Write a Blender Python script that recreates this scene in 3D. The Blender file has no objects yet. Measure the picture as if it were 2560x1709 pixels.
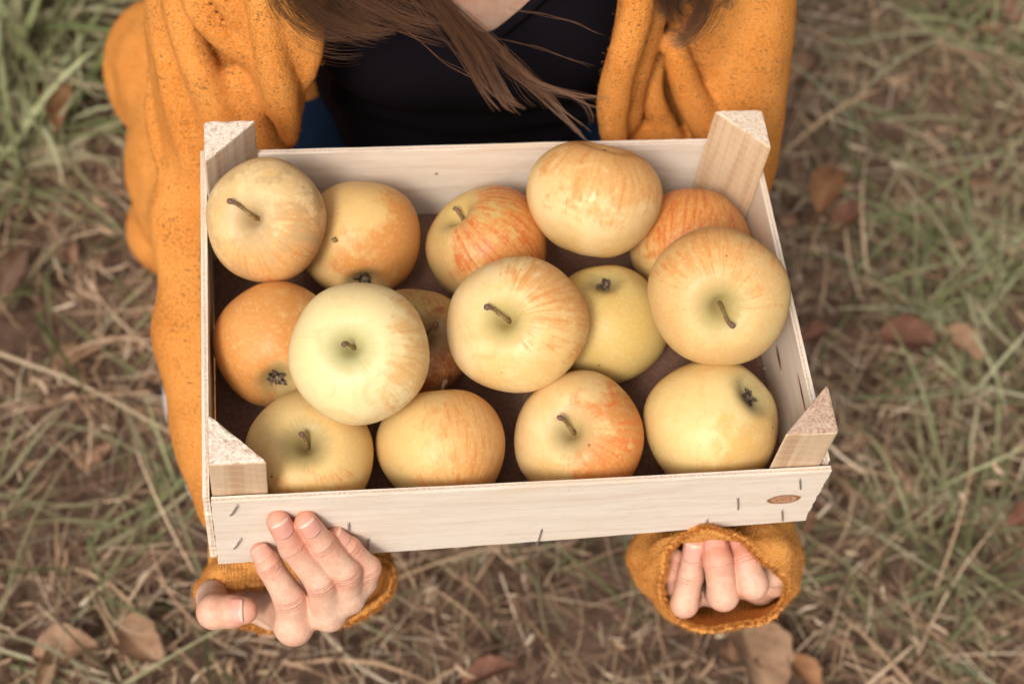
import bpy, math, random
import numpy as np
from mathutils import Matrix, Vector

random.seed(7)
RNG = np.random.default_rng(7)
S = bpy.context.scene
COL = S.collection

# ------------------------------------------------------------------ camera, world, sun, exposure
OFF = np.array([-0.19, 0.0, 0.56])                     # crate frame -> world (ground at z = 0)
C0 = np.array([0.04786643, -0.44766563, 0.89514593])   # camera in the crate frame
R0 = np.array([[0.98987544, -0.10419946, 0.09637993],
               [-0.03846271, -0.85053597, -0.52450852],
               [0.1366281, 0.51549106, -0.84593246]])  # right, down, forward
FPX = 4200.0

cam = bpy.data.cameras.new("camera")
camo = bpy.data.objects.new("camera", cam)
COL.objects.link(camo)
S.camera = camo
M = Matrix.Identity(4)
for i in range(3):
    M[i][0], M[i][1], M[i][2] = R0[0][i], -R0[1][i], -R0[2][i]
    M[i][3] = float(C0[i] + OFF[i])
camo.matrix_world = M
cam.sensor_width = 36.0
cam.lens = 36.0 * FPX / 2560.0
cam.clip_start, cam.clip_end = 0.02, 300.0
cam.dof.use_dof = True
cam.dof.focus_distance = 1.02
cam.dof.aperture_fstop = 5.4
cam.dof.aperture_blades = 0

SUN_EL, SUN_AZ = math.radians(47), math.radians(212)   # azimuth measured clockwise from +Y
W = bpy.data.worlds.new("World")
S.world = W
W.use_nodes = True
wn, wl = W.node_tree.nodes, W.node_tree.links
wn.clear()
wo = wn.new("ShaderNodeOutputWorld")
wb = wn.new("ShaderNodeBackground")
ws = wn.new("ShaderNodeTexSky")
wh = wn.new("ShaderNodeHueSaturation")
ws.sky_type = 'NISHITA'
ws.sun_disc = False
ws.sun_elevation, ws.sun_rotation = SUN_EL, SUN_AZ
ws.air_density, ws.dust_density, ws.ozone_density = 1.0, 6.0, 0.6
wh.inputs["Saturation"].default_value = 0.2
wb.inputs[1].default_value = 0.09
wl.new(ws.outputs[0], wh.inputs["Color"])
wl.new(wh.outputs[0], wb.inputs[0])
wl.new(wb.outputs[0], wo.inputs[0])

sl = bpy.data.lights.new("sun", 'SUN')
sl.energy = 1.5
sl.angle = math.radians(15)
sl.color = (1.0, 0.935, 0.85)
so = bpy.data.objects.new("sun", sl)
COL.objects.link(so)
sd = Vector((math.sin(SUN_AZ) * math.cos(SUN_EL), math.cos(SUN_AZ) * math.cos(SUN_EL), math.sin(SUN_EL)))
so.rotation_euler = sd.to_track_quat('Z', 'Y').to_euler()
so.location = (0, 0, 4)

S.view_settings.view_transform = 'Standard'
S.view_settings.look = 'None'
S.view_settings.gamma = 1.0
S.view_settings.use_curve_mapping = False
S.view_settings.exposure = 0.56
S.render.engine = 'CYCLES'
S.cycles.use_denoising = True
S.cycles.max_bounces = 8


# ------------------------------------------------------------------ geometry helpers (crate frame)
def ray(u, v):
    return R0[0] * (u - 1280) / FPX + R0[1] * (v - 854.5) / FPX + R0[2]


def pd(u, v, d):
    return C0 + d * ray(u, v)


def py(u, v, y):
    r = ray(u, v)
    return C0 + (y - C0[1]) / r[1] * r


def pz(u, v, z):
    r = ray(u, v)
    return C0 + (z - C0[2]) / r[2] * r


def norm(a):
    a = np.asarray(a, float)
    return a / max(np.linalg.norm(a), 1e-12)


GZ = -0.56     # the ground in the crate frame


def tag(o, label=None, cat=None, group=None, kind=None):
    if label: o['label'] = label
    if cat: o['category'] = cat
    if group: o['group'] = group
    if kind: o['kind'] = kind
    return o


def mesh(name, v, faces, smooth=True, attrs=None, fmat=None):
    """faces: list of int arrays (n,3) / (n,4)"""
    me = bpy.data.meshes.new(name)
    v = np.ascontiguousarray(v, dtype=np.float32)
    if not isinstance(faces, list): faces = [faces]
    faces = [np.asarray(f, dtype=np.int32) for f in faces if len(f)]
    me.vertices.add(len(v))
    me.vertices.foreach_set("co", v.ravel())
    li = np.concatenate([f.ravel() for f in faces])
    ls, k = [], 0
    for f in faces:
        ls.append(k + np.arange(len(f)) * f.shape[1]); k += f.size
    ls = np.concatenate(ls).astype(np.int32)
    me.loops.add(len(li)); me.loops.foreach_set("vertex_index", li)
    me.polygons.add(len(ls)); me.polygons.foreach_set("loop_start", ls)
    me.update(calc_edges=True)
    me.validate()
    if attrs:
        for an, (typ, data) in attrs.items():
            a = me.attributes.new(an, typ, 'POINT')
            key = {'FLOAT': 'value', 'FLOAT_VECTOR': 'vector', 'FLOAT_COLOR': 'color'}[typ]
            a.data.foreach_set(key, np.ascontiguousarray(data, dtype=np.float32).ravel())
    if fmat is not None:
        me.polygons.foreach_set("material_index", np.asarray(fmat, dtype=np.int32))
    me.polygons.foreach_set("use_smooth", np.full(len(me.polygons), smooth, dtype=bool))
    me.update()
    return me


def obj(name, me, mat=None, parent=None, loc=None, rot=None):
    o = bpy.data.objects.new(name, me)
    COL.objects.link(o)
    if mat is not None and me is not None:
        for m in (mat if isinstance(mat, (list, tuple)) else [mat]):
            me.materials.append(m)
    if parent is not None: o.parent = parent
    if loc is not None: o.location = [float(x) for x in loc]
    if rot is not None: o.rotation_euler = rot
    return o


def empty(name, loc):
    o = bpy.data.objects.new(name, None)
    o.empty_display_size = 0.05
    COL.objects.link(o)
    o.location = [float(x) for x in loc]
    return o


def catmull(P, n):
    P = np.asarray(P, float)
    Q = np.vstack([2 * P[0] - P[1], P, 2 * P[-1] - P[-2]])
    t = np.linspace(0, len(P) - 1 - 1e-9, n)
    i = t.astype(int); f = (t - i)[:, None]
    a, b, c, d = Q[i], Q[i + 1], Q[i + 2], Q[i + 3]
    return 0.5 * (2 * b + (c - a) * f + (2 * a - 5 * b + 4 * c - d) * f ** 2 + (3 * b - a - 3 * c + d) * f ** 3)


def closed_spline(P, n):
    P = np.asarray(P, float); m = len(P)
    t = np.linspace(0, m, n, endpoint=False)
    i = t.astype(int); f = (t - i)[:, None]
    a, b, c, d = P[(i - 1) % m], P[i % m], P[(i + 1) % m], P[(i + 2) % m]
    return 0.5 * (2 * b + (c - a) * f + (2 * a - 5 * b + 4 * c - d) * f ** 2 + (3 * b - a - 3 * c + d) * f ** 3)


def tube(P, rad, sides=8, cap=True):
    """verts, [quads, tris] of a tapered tube along P"""
    P = np.asarray(P, float); n = len(P)
    rad = np.broadcast_to(np.asarray(rad, float), (n,))
    T = np.gradient(P, axis=0); T /= np.linalg.norm(T, axis=1)[:, None] + 1e-12
    ref = np.array([0.3, 0.2, 1.0]) if abs(norm(T[0])[2]) < 0.9 else np.array([1.0, 0.1, 0])
    A = np.cross(T, ref); A /= np.linalg.norm(A, axis=1)[:, None] + 1e-12
    B = np.cross(T, A)
    th = np.linspace(0, 2 * np.pi, sides, endpoint=False)
    V = (P[:, None] + rad[:, None, None] * (np.cos(th)[None, :, None] * A[:, None] + np.sin(th)[None, :, None] * B[:, None])).reshape(-1, 3)
    i = np.arange(n - 1)[:, None] * sides; j = np.arange(sides)[None]; j2 = (j + 1) % sides
    q = np.stack([i + j, i + j2, i + sides + j2, i + sides + j], -1).reshape(-1, 4)
    tr = np.zeros((0, 3), int)
    if cap:
        V = np.vstack([V, P[0], P[-1]])
        a, b = len(V) - 2, len(V) - 1
        j = np.arange(sides); j2 = (j + 1) % sides
        e = (n - 1) * sides
        tr = np.vstack([np.stack([np.full(sides, a), j2, j], -1), np.stack([np.full(sides, b), e + j, e + j2], -1)])
    return V, q, tr


class Join:
    def __init__(s): s.v, s.q, s.t, s.n, s.extra = [], [], [], 0, []

    def add(s, v, q=None, t=None, extra=None):
        s.v.append(np.asarray(v, float))
        if q is not None and len(q): s.q.append(np.asarray(q) + s.n)
        if t is not None and len(t): s.t.append(np.asarray(t) + s.n)
        if extra is not None: s.extra.append(extra)
        s.n += len(v)

    def get(s):
        f = []
        if s.q: f.append(np.vstack(s.q))
        if s.t: f.append(np.vstack(s.t))
        return np.vstack(s.v), f


# ------------------------------------------------------------------ signed distance modelling
class SDF:
    def __init__(s, lo, hi, h):
        s.lo = np.asarray(lo, float); s.h = h
        s.shape = tuple(np.ceil((np.asarray(hi) - s.lo) / h).astype(int) + 1)
        s.D = np.full(s.shape, 1.0, np.float32)

    def _box(s, lo, hi):
        a = np.maximum(np.floor((lo - s.lo) / s.h).astype(int), 0)
        b = np.minimum(np.ceil((hi - s.lo) / s.h).astype(int) + 1, s.shape)
        if np.any(b <= a): return None
        sl_ = tuple(slice(i, j) for i, j in zip(a, b))
        g = [(s.lo[k] + np.arange(a[k], b[k]) * s.h).astype(np.float32) for k in range(3)]
        return sl_, g[0][:, None, None], g[1][None, :, None], g[2][None, None, :]

    def put(s, sl_, d, k):
        a = s.D[sl_]
        if k <= 0:
            s.D[sl_] = np.minimum(a, d); return
        hh = np.maximum(k - np.abs(a - d), 0) / k
        s.D[sl_] = np.minimum(a, d) - hh * hh * k * 0.25

    def cone(s, p, q, r, r2, k=0.0, m=None):
        p, q = np.asarray(p, float), np.asarray(q, float)
        R = max(r, r2) + max(k, 0) + 3 * s.h
        bx = s._box(np.minimum(p, q) - R, np.maximum(p, q) + R)
        if bx is None: return
        sl_, X, Y, Z = bx
        a = q - p; L = max(float(a @ a), 1e-12)
        t = np.clip(((X - p[0]) * a[0] + (Y - p[1]) * a[1] + (Z - p[2]) * a[2]) / L, 0, 1)
        d = np.sqrt((X - p[0] - t * a[0]) ** 2 + (Y - p[1] - t * a[1]) ** 2 + (Z - p[2] - t * a[2]) ** 2) - (r + t * (r2 - r))
        s.put(sl_, d, k)

    def chain(s, P, r, k=0.0, k0=None):
        """a chain as its own smooth shape, then blended in with k"""
        for i in range(len(P) - 1):
            s.cone(P[i], P[i + 1], r[i], r[i + 1], k if i == 0 or k0 is None else k0)

    def ell(s, c, ax, k=0.0, rot=None):
        c, ax = np.asarray(c, float), np.asarray(ax, float)
        R = ax.max() + k + 3 * s.h
        bx = s._box(c - R, c + R)
        if bx is None: return
        sl_, X, Y, Z = bx
        x, y, z = X - c[0], Y - c[1], Z - c[2]
        if rot is not None:
            x, y, z = (rot[0][0] * x + rot[0][1] * y + rot[0][2] * z, rot[1][0] * x + rot[1][1] * y + rot[1][2] * z,
                       rot[2][0] * x + rot[2][1] * y + rot[2][2] * z)
        k0 = np.sqrt((x / ax[0]) ** 2 + (y / ax[1]) ** 2 + (z / ax[2]) ** 2)
        k1 = np.sqrt((x / ax[0] ** 2) ** 2 + (y / ax[1] ** 2) ** 2 + (z / ax[2] ** 2) ** 2) + 1e-9
        s.put(sl_, k0 * (k0 - 1.0) / k1, k)

    def merge(s, other, k):
        a, d = s.D, other.D
        hh = np.maximum(k - np.abs(a - d), 0) / k
        s.D = np.minimum(a, d) - hh * hh * k * 0.25

    def carve_box(s, lo, hi, rad):
        lo, hi = np.asarray(lo, float), np.asarray(hi, float)
        bx = s._box(lo - 0.05, hi + 0.05)
        sl_, X, Y, Z = bx
        c, hb = (lo + hi) / 2, (hi - lo) / 2 - rad
        qx, qy, qz = np.abs(X - c[0]) - hb[0], np.abs(Y - c[1]) - hb[1], np.abs(Z - c[2]) - hb[2]
        d = np.sqrt(np.maximum(qx, 0) ** 2 + np.maximum(qy, 0) ** 2 + np.maximum(qz, 0) ** 2) + np.minimum(np.maximum(qx, np.maximum(qy, qz)), 0) - rad
        s.D[sl_] = np.maximum(s.D[sl_], -d)

    def nets(s):
        D = s.D
        nx, ny, nz = D.shape
        I = D < 0
        cnt = np.zeros((nx - 1, ny - 1, nz - 1), np.int8)
        for a in (0, 1):
            for b in (0, 1):
                for c in (0, 1):
                    cnt += I[a:nx - 1 + a, b:ny - 1 + b, c:nz - 1 + c]
        act = (cnt > 0) & (cnt < 8)
        idx = np.argwhere(act)
        vid = np.full(act.shape, -1, np.int32)
        vid[act] = np.arange(len(idx))
        acc = np.zeros((len(idx), 3)); num = np.zeros(len(idx))
        cor = [(a, b, c) for a in (0, 1) for b in (0, 1) for c in (0, 1)]
        for i, p in enumerate(cor):
            for q in cor[i + 1:]:
                if sum(abs(x - y) for x, y in zip(p, q)) != 1: continue
                d0 = D[idx[:, 0] + p[0], idx[:, 1] + p[1], idx[:, 2] + p[2]]
                d1 = D[idx[:, 0] + q[0], idx[:, 1] + q[1], idx[:, 2] + q[2]]
                m = (d0 < 0) != (d1 < 0)
                t = np.where(m, d0 / np.where(m, d0 - d1, 1), 0)
                pt = np.array(p)[None] + t[:, None] * (np.array(q) - np.array(p))[None]
                acc += pt * m[:, None]; num += m
        V = s.lo + (idx + acc / num[:, None]) * s.h
        Q = []
        for ax in range(3):
            b, c = [(1, 2), (2, 0), (0, 1)][ax]
            sl0 = [slice(None)] * 3; sl1 = [slice(None)] * 3
            sl0[ax] = slice(0, D.shape[ax] - 1); sl1[ax] = slice(1, D.shape[ax])
            for e in (b, c):
                sl0[e] = slice(1, D.shape[e] - 1); sl1[e] = slice(1, D.shape[e] - 1)
            a0, a1 = I[tuple(sl0)], I[tuple(sl1)]
            for flip, mm in ((False, a0 & ~a1), (True, ~a0 & a1)):
                w = np.argwhere(mm)
                if not len(w): continue
                w[:, b] += 1; w[:, c] += 1
                def at(db, dc):
                    ww = w.copy(); ww[:, b] -= db; ww[:, c] -= dc
                    return vid[ww[:, 0], ww[:, 1], ww[:, 2]]
                q = np.stack([at(1, 1), at(0, 1), at(0, 0), at(1, 0)], -1)
                Q.append(q[:, ::-1] if flip else q)
        return V, np.vstack(Q)


def relax(V, Q, it=1, lam=0.5):
    n = len(V)
    for _ in range(it):
        acc = np.zeros((n, 3)); cn = np.zeros(n)
        for i in range(Q.shape[1]):
            a, b = Q[:, i], Q[:, (i + 1) % Q.shape[1]]
            for k in range(3):
                acc[:, k] += np.bincount(a, V[b, k], n) + np.bincount(b, V[a, k], n)
            cn += np.bincount(a, minlength=n) + np.bincount(b, minlength=n)
        V = V + lam * (acc / np.maximum(cn, 1)[:, None] - V)
    return V


# ------------------------------------------------------------------ node helpers
def new_mat(name):
    m = bpy.data.materials.new(name)
    m.use_nodes = True
    nt = m.node_tree
    for n in list(nt.nodes): nt.nodes.remove(n)
    return m, NB(nt)


class NB:
    def __init__(s, nt): s.nt = nt

    def n(s, t, **kw):
        x = s.nt.nodes.new(t)
        for k, v in kw.items(): setattr(x, k, v)
        return x

    def put(s, inp, v):
        if hasattr(v, 'is_linked') or hasattr(v, 'links'): s.nt.links.new(v, inp)
        else:
            if hasattr(inp.default_value, '__len__') and not hasattr(v, '__len__'):
                v = (v,) * len(inp.default_value)
            if hasattr(inp.default_value, '__len__') and len(inp.default_value) == 4 and len(v) == 3: v = (*v, 1.0)
            inp.default_value = v

    def math(s, op, a, b=0.0, c=0.0, clamp=False):
        x = s.n("ShaderNodeMath", operation=op); x.use_clamp = clamp
        for i, v in enumerate((a, b, c)): s.put(x.inputs[i], v)
        return x.outputs[0]

    def vmath(s, op, a, b=(0, 0, 0)):
        x = s.n("ShaderNodeVectorMath", operation=op)
        s.put(x.inputs[0], a); s.put(x.inputs[1], b)
        return x.outputs['Value'] if op in ('DOT_PRODUCT', 'LENGTH', 'DISTANCE') else x.outputs[0]

    def mix(s, f, a, b, mode='MIX'):
        x = s.n("ShaderNodeMix", data_type='RGBA', blend_type=mode)
        s.put(x.inputs[0], f); s.put(x.inputs[6], a); s.put(x.inputs[7], b)
        return x.outputs[2]

    def ramp(s, v, lo, hi, a=0.0, b=1.0, smooth=True):
        x = s.n("ShaderNodeMapRange", interpolation_type='SMOOTHSTEP' if smooth else 'LINEAR')
        x.clamp = True
        for i, val in enumerate((v, lo, hi, a, b)): s.put(x.inputs[i], val)
        return x.outputs[0]

    def noise(s, vec, scale, detail=3.0, rough=0.55, dist=0.0):
        x = s.n("ShaderNodeTexNoise")
        if vec is not None: s.put(x.inputs['Vector'], vec)
        s.put(x.inputs['Scale'], scale); s.put(x.inputs['Detail'], detail)
        s.put(x.inputs['Roughness'], rough); s.put(x.inputs['Distortion'], dist)
        return x.outputs[0]

    def voro(s, vec, scale, feature='F1', rnd=1.0):
        x = s.n("ShaderNodeTexVoronoi", feature=feature)
        if vec is not None: s.put(x.inputs['Vector'], vec)
        s.put(x.inputs['Scale'], scale); s.put(x.inputs['Randomness'], rnd)
        return x

    def attr(s, name):
        return s.n("ShaderNodeAttribute", attribute_name=name)

    def objc(s):
        return s.n("ShaderNodeTexCoord").outputs['Object']

    def sep(s, v):
        x = s.n("ShaderNodeSeparateXYZ"); s.put(x.inputs[0], v); return x.outputs

    def comb(s, x_, y_, z_):
        x = s.n("ShaderNodeCombineXYZ")
        for i, v in enumerate((x_, y_, z_)): s.put(x.inputs[i], v)
        return x.outputs[0]

    def bump(s, h, strength=0.3, dist=0.001, nrm=None):
        x = s.n("ShaderNodeBump")
        s.put(x.inputs['Height'], h); x.inputs['Strength'].default_value = strength; x.inputs['Distance'].default_value = dist
        if nrm is not None: s.put(x.inputs['Normal'], nrm)
        return x.outputs[0]

    def out(s, col, rough=0.6, spec=0.4, bump=None, sss=0.0, sssr=(0.01, 0.004, 0.002), sheen=0.0, transl=0.0, metal=0.0, coat=0.0):
        p = s.n("ShaderNodeBsdfPrincipled")
        s.put(p.inputs['Base Color'], col); s.put(p.inputs['Roughness'], rough)
        s.put(p.inputs['Specular IOR Level'], spec); s.put(p.inputs['Metallic'], metal)
        if sss:
            s.put(p.inputs['Subsurface Weight'], sss); p.inputs['Subsurface Radius'].default_value = sssr
            p.inputs['Subsurface Scale'].default_value = 1.0
        if sheen:
            p.inputs['Sheen Weight'].default_value = sheen; p.inputs['Sheen Roughness'].default_value = 0.5
        if coat:
            p.inputs['Coat Weight'].default_value = coat; p.inputs['Coat Roughness'].default_value = 0.12
        if bump is not None: s.put(p.inputs['Normal'], bump)
        o = s.n("ShaderNodeOutputMaterial"); sh = p.outputs[0]
        if transl:
            t = s.n("ShaderNodeBsdfTranslucent"); s.put(t.inputs[0], col)
            mx = s.n("ShaderNodeMixShader"); mx.inputs[0].default_value = transl
            s.nt.links.new(p.outputs[0], mx.inputs[1]); s.nt.links.new(t.outputs[0], mx.inputs[2]); sh = mx.outputs[0]
        s.nt.links.new(sh, o.inputs[0])


# ------------------------------------------------------------------ materials
def mat_knit(name="orange_knit", stitch=False):
    m, b = new_mat(name)
    o = b.objc()
    fine = b.noise(b.vmath('MULTIPLY', o, (1.0, 1.0, 1.5)), 620, 3, 0.65)
    fleck = b.noise(b.vmath('MULTIPLY', o, (0.65, 0.9, 1.6)), 560, 2, 0.7, 1.0)
    clus = b.noise(o, 42, 3, 0.6)
    thr = b.math('SUBTRACT', 0.75, b.math('MULTIPLY', clus, 0.33))
    fm = b.ramp(fleck, thr, b.math('ADD', thr, 0.06))
    tone = b.noise(o, 26, 4, 0.6)
    c = b.mix(b.ramp(tone, 0.3, 0.7), (0.57, 0.185, 0.025), (0.67, 0.255, 0.050))
    c = b.mix(b.ramp(fine, 0.38, 0.70, 0, 0.6), c, (0.76, 0.365, 0.12))
    knit = b.noise(b.vmath('MULTIPLY', o, (1.3, 1.3, 0.6)), 300, 3, 0.65)
    h = b.math('ADD', b.math('MULTIPLY', knit, 0.6), b.math('MULTIPLY', fine, 0.6))
    if stitch:
        t, sv, _ = b.sep(b.attr("stitch").outputs['Vector'])
        wob = b.math('MULTIPLY', b.math('SUBTRACT', b.noise(o, 130, 2), 0.5), 2.4)
        col = b.math('ABSOLUTE', b.math('SINE', b.math('ADD', t, wob)))
        row = b.math('ABSOLUTE', b.math('SINE', b.math('ADD', sv, b.math('MULTIPLY', wob, 1.4))))
        st = b.math('MULTIPLY', b.ramp(col, 0.0, 0.7), b.ramp(row, 0.0, 0.6, 0.45, 1))
        h = b.math('ADD', b.math('MULTIPLY', h, 0.6), b.math('MULTIPLY', st, 1.1))
        gap = b.math('MULTIPLY', b.ramp(st, 0.05, 0.35, 1, 0), b.ramp(clus, 0.42, 0.6))
        fm = b.math('MAXIMUM', b.math('MULTIPLY', fm, 0.7), b.math('MULTIPLY', gap, 0.55))
    if stitch: c = b.mix(0.55, c, (0.84, 0.40, 0.11))
    c = b.mix(b.math('MULTIPLY', fm, 0.74), c, (0.085, 0.042, 0.02))
    b.out(c, 0.95, 0.05, b.bump(h, 0.5 if stitch else 0.85, 0.0018 if stitch else 0.0024))
    return m


def mat_top():
    m, b = new_mat("black_jersey")
    o = b.objc()
    w = b.n("ShaderNodeTexWave", wave_type='BANDS', bands_direction='X')
    b.put(w.inputs['Vector'], o); w.inputs['Scale'].default_value = 300; w.inputs['Distortion'].default_value = 0.6
    lint = b.voro(o, 160)
    lm = b.ramp(lint.outputs['Distance'], 0.0, 0.07, 1, 0)
    c = b.mix(b.math('MULTIPLY', w.outputs['Fac'], 0.5), (0.0055, 0.0042, 0.006), (0.012, 0.0095, 0.012))
    c = b.mix(b.math('MULTIPLY', lm, 0.25), c, (0.15, 0.12, 0.11))
    b.out(c, 0.95, 0.05, b.bump(w.outputs['Fac'], 0.3, 0.0006))
    return m


def mat_denim():
    m, b = new_mat("blue_denim")
    o = b.objc()
    w = b.noise(b.vmath('MULTIPLY', o, (1, 1, 0.3)), 700, 2)
    f = b.noise(o, 12, 3)
    c = b.mix(b.ramp(w, 0.3, 0.7), (0.003, 0.010, 0.026), (0.009, 0.028, 0.062))
    c = b.mix(b.ramp(f, 0.5, 0.8, 0, 0.35), c, (0.012, 0.036, 0.075))
    b.out(c, 0.85, 0.15, b.bump(w, 0.4, 0.0006))
    return m


def mat_skin():
    m, b = new_mat("skin")
    o = b.objc()
    red = b.attr("red").outputs['Fac']
    cr = b.attr("crease").outputs['Fac']
    n1 = b.noise(o, 90, 4, 0.65); n2 = b.noise(o, 330, 3, 0.6)
    c = b.mix(b.ramp(n1, 0.3, 0.7), (0.63, 0.37, 0.25), (0.73, 0.475, 0.34))
    c = b.mix(b.ramp(n2, 0.48, 0.72, 0, 0.42), c, (0.62, 0.27, 0.175))
    n3 = b.noise(o, 38, 3, 0.6)
    c = b.mix(b.ramp(n3, 0.50, 0.72, 0, 0.35), c, (0.70, 0.30, 0.20))
    c = b.mix(b.math('MULTIPLY', red, 0.62), c, (0.64, 0.215, 0.135))
    c = b.mix(b.math('MULTIPLY', cr, 0.34), c, (0.42, 0.15, 0.09))
    pores = b.voro(o, 1100).outputs['Distance']
    wr = b.noise(b.vmath('MULTIPLY', o, (1, 1, 1)), 420, 4, 0.65)
    h = b.math('ADD', b.math('MULTIPLY', pores, 0.4), wr)
    n_ = b.bump(h, 0.40, 0.0008)
    n_ = b.bump(b.math('SUBTRACT', 1.0, cr), 0.55, 0.0012, n_)
    b.out(c, b.ramp(n1, 0.3, 0.7, 0.44, 0.58), 0.40, n_, sss=0.16, sssr=(0.005, 0.0018, 0.001))
    return m


def mat_nail():
    m, b = new_mat("fingernail")
    a = b.attr("along").outputs['Fac']
    c = b.mix(b.ramp(a, 0.84, 0.95), (0.69, 0.325, 0.25), (0.72, 0.46, 0.35))
    c = b.mix(b.ramp(a, 0.0, 0.25, 0.5, 0.0), c, (0.72, 0.47, 0.36))
    b.out(c, 0.34, 0.45, coat=0.12, sss=0.1, sssr=(0.003, 0.001, 0.001))
    return m


def mat_hair():
    m, b = new_mat("brown_hair")
    a = b.attr("tint").outputs['Fac']
    c = b.mix(a, (0.035, 0.015, 0.008), (0.28, 0.135, 0.07))
    b.out(c, 0.42, 0.5)
    return m


def wood_plain(b, o, light, dark, along=(0.08, 1, 1), sc=170):
    g1 = b.noise(b.vmath('MULTIPLY', o, along), sc, 4, 0.6, 0.3)
    g2 = b.noise(b.vmath('MULTIPLY', o, (along[0] * 1.6, along[1], along[2])), sc * 4.5, 2, 0.6)
    g3 = b.noise(o, 9, 3)
    c = b.mix(b.ramp(g1, 0.35, 0.72), light, dark)
    c = b.mix(b.ramp(g2, 0.48, 0.8, 0, 0.35), c, tuple(x * 0.72 for x in dark))
    c = b.mix(b.ramp(g3, 0.4, 0.75, 0, 0.3), c, (light[0] * .97, light[1] * .9, light[2] * .8))
    return c, g1, g2


def mat_board(name, t, marks=()):
    """plywood: local X along, Y through the thickness, Z up. marks: (x, z, half-length, half-height, tilt, rings)"""
    m, b = new_mat(name)
    o = b.objc()
    c, g1, g2 = wood_plain(b, o, (0.79, 0.68, 0.565), (0.70, 0.575, 0.455))
    x, y, z = b.sep(o)
    jit = b.math('MULTIPLY', b.math('SUBTRACT', b.noise(b.vmath('MULTIPLY', o, (1, 1, 1)), 260, 2), 0.5), 0.0012)
    ply = b.ramp(b.math('ABSOLUTE', b.math('ADD', y, jit)), t * 0.12, t * 0.22, 1, 0)
    pn = b.noise(o, 700, 2)
    c = b.mix(b.math('MULTIPLY', ply, b.ramp(pn, 0.3, 0.7, 0.15, 0.7)), c, (0.40, 0.20, 0.10))
    for (mx, mz, a, h, tilt, rings) in marks:
        ca, sa = math.cos(tilt), math.sin(tilt)
        dx, dz = b.math('SUBTRACT', x, mx), b.math('SUBTRACT', z, mz)
        wob = b.math('MULTIPLY', b.math('SUBTRACT', b.noise(o, 160, 2), 0.5), 0.30)
        ux = b.math('DIVIDE', b.math('ADD', b.math('MULTIPLY', dx, ca), b.math('MULTIPLY', dz, sa)), a)
        uz = b.math('DIVIDE', b.math('SUBTRACT', b.math('MULTIPLY', dz, ca), b.math('MULTIPLY', dx, sa)), h)
        r = b.math('SQRT', b.math('ADD', b.math('POWER', b.math('ABSOLUTE', ux), 2.0), b.math('POWER', b.math('ABSOLUTE', uz), 2.0)))
        r = b.math('ADD', r, wob)
        msk = b.ramp(r, 0.92, 1.08, 1, 0)
        if rings:
            rg = b.math('SINE', b.math('ADD', b.math('MULTIPLY', r, 17.0), b.math('MULTIPLY', b.noise(o, 380, 3), 6.0)))
            kc = b.mix(b.ramp(rg, -0.6, 0.9), (0.36, 0.165, 0.085), (0.54, 0.29, 0.165))
            kc = b.mix(b.ramp(r, 0.75, 0.98), kc, (0.22, 0.08, 0.035))
        else:
            kc = b.mix(b.ramp(r, 0.2, 1.0), (0.05, 0.02, 0.012), (0.33, 0.13, 0.05))
        c = b.mix(msk, c, kc)
    fig = b.noise(b.vmath('MULTIPLY', o, (0.16, 1, 1)), 48, 4, 0.6, 0.8)
    c = b.mix(b.ramp(fig, 0.50, 0.72, 0, 0.5), c, (0.70, 0.53, 0.37))
    c = b.mix(b.ramp(b.noise(o, 75, 4, 0.7), 0.66, 0.78, 0, 0.35), c, (0.50, 0.36, 0.25))
    h = b.math('ADD', b.math('MULTIPLY', g2, 0.8), b.math('MULTIPLY', g1, 0.5))
    b.out(c, 0.68, 0.25, b.bump(h, 0.35, 0.0007))
    return m


def mat_post(name, light, dark):
    m, b = new_mat(name)
    o = b.objc()
    c, g1, g2 = wood_plain(b, o, light, dark, (1, 1, 0.06), 150)
    rg = b.noise(b.vmath('MULTIPLY', o, (1, 1, 0.02)), 95, 2, 0.5)
    c = b.mix(b.ramp(rg, 0.52, 0.62, 0, 0.55), c, tuple(x * y for x, y in zip(dark, (0.82, 0.68, 0.55))))
    saw = b.n("ShaderNodeTexWave", wave_type='BANDS', bands_direction='Z')
    b.put(saw.inputs['Vector'], b.vmath('ADD', o, b.vmath('MULTIPLY', b.comb(b.sep(o)[1], b.sep(o)[0], b.sep(o)[0]), (0, 0, 0.22))))
    saw.inputs['Scale'].default_value = 42; saw.inputs['Distortion'].default_value = 4.0; saw.inputs['Detail'].default_value = 2
    sm = b.ramp(saw.outputs['Fac'], 0.82, 1.0)
    c = b.mix(b.math('MULTIPLY', sm, b.ramp(g2, 0.3, 0.7, 0.0, 0.32)), c, (0.76, 0.64, 0.50))
    b.out(c, 0.75, 0.2, b.bump(b.math('ADD', g2, b.math('MULTIPLY', sm, 0.2)), 0.3, 0.0005))
    return m


def mat_endgrain(name, light, dark):
    m, b = new_mat(name)
    o = b.objc()
    n1 = b.noise(b.vmath('MULTIPLY', o, (1, 1, 0.5)), 330, 5, 0.8, 1.2)
    n2 = b.noise(o, 120, 3, 0.6)
    c = b.mix(b.ramp(n1, 0.47, 0.64, 0, 0.9), light, dark)
    c = b.mix(b.ramp(n2, 0.5, 0.7, 0, 0.45), c, tuple((x + y) / 2 for x, y in zip(light, dark)))
    b.out(c, 0.9, 0.1, b.bump(n1, 0.6, 0.0008))
    return m


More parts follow.
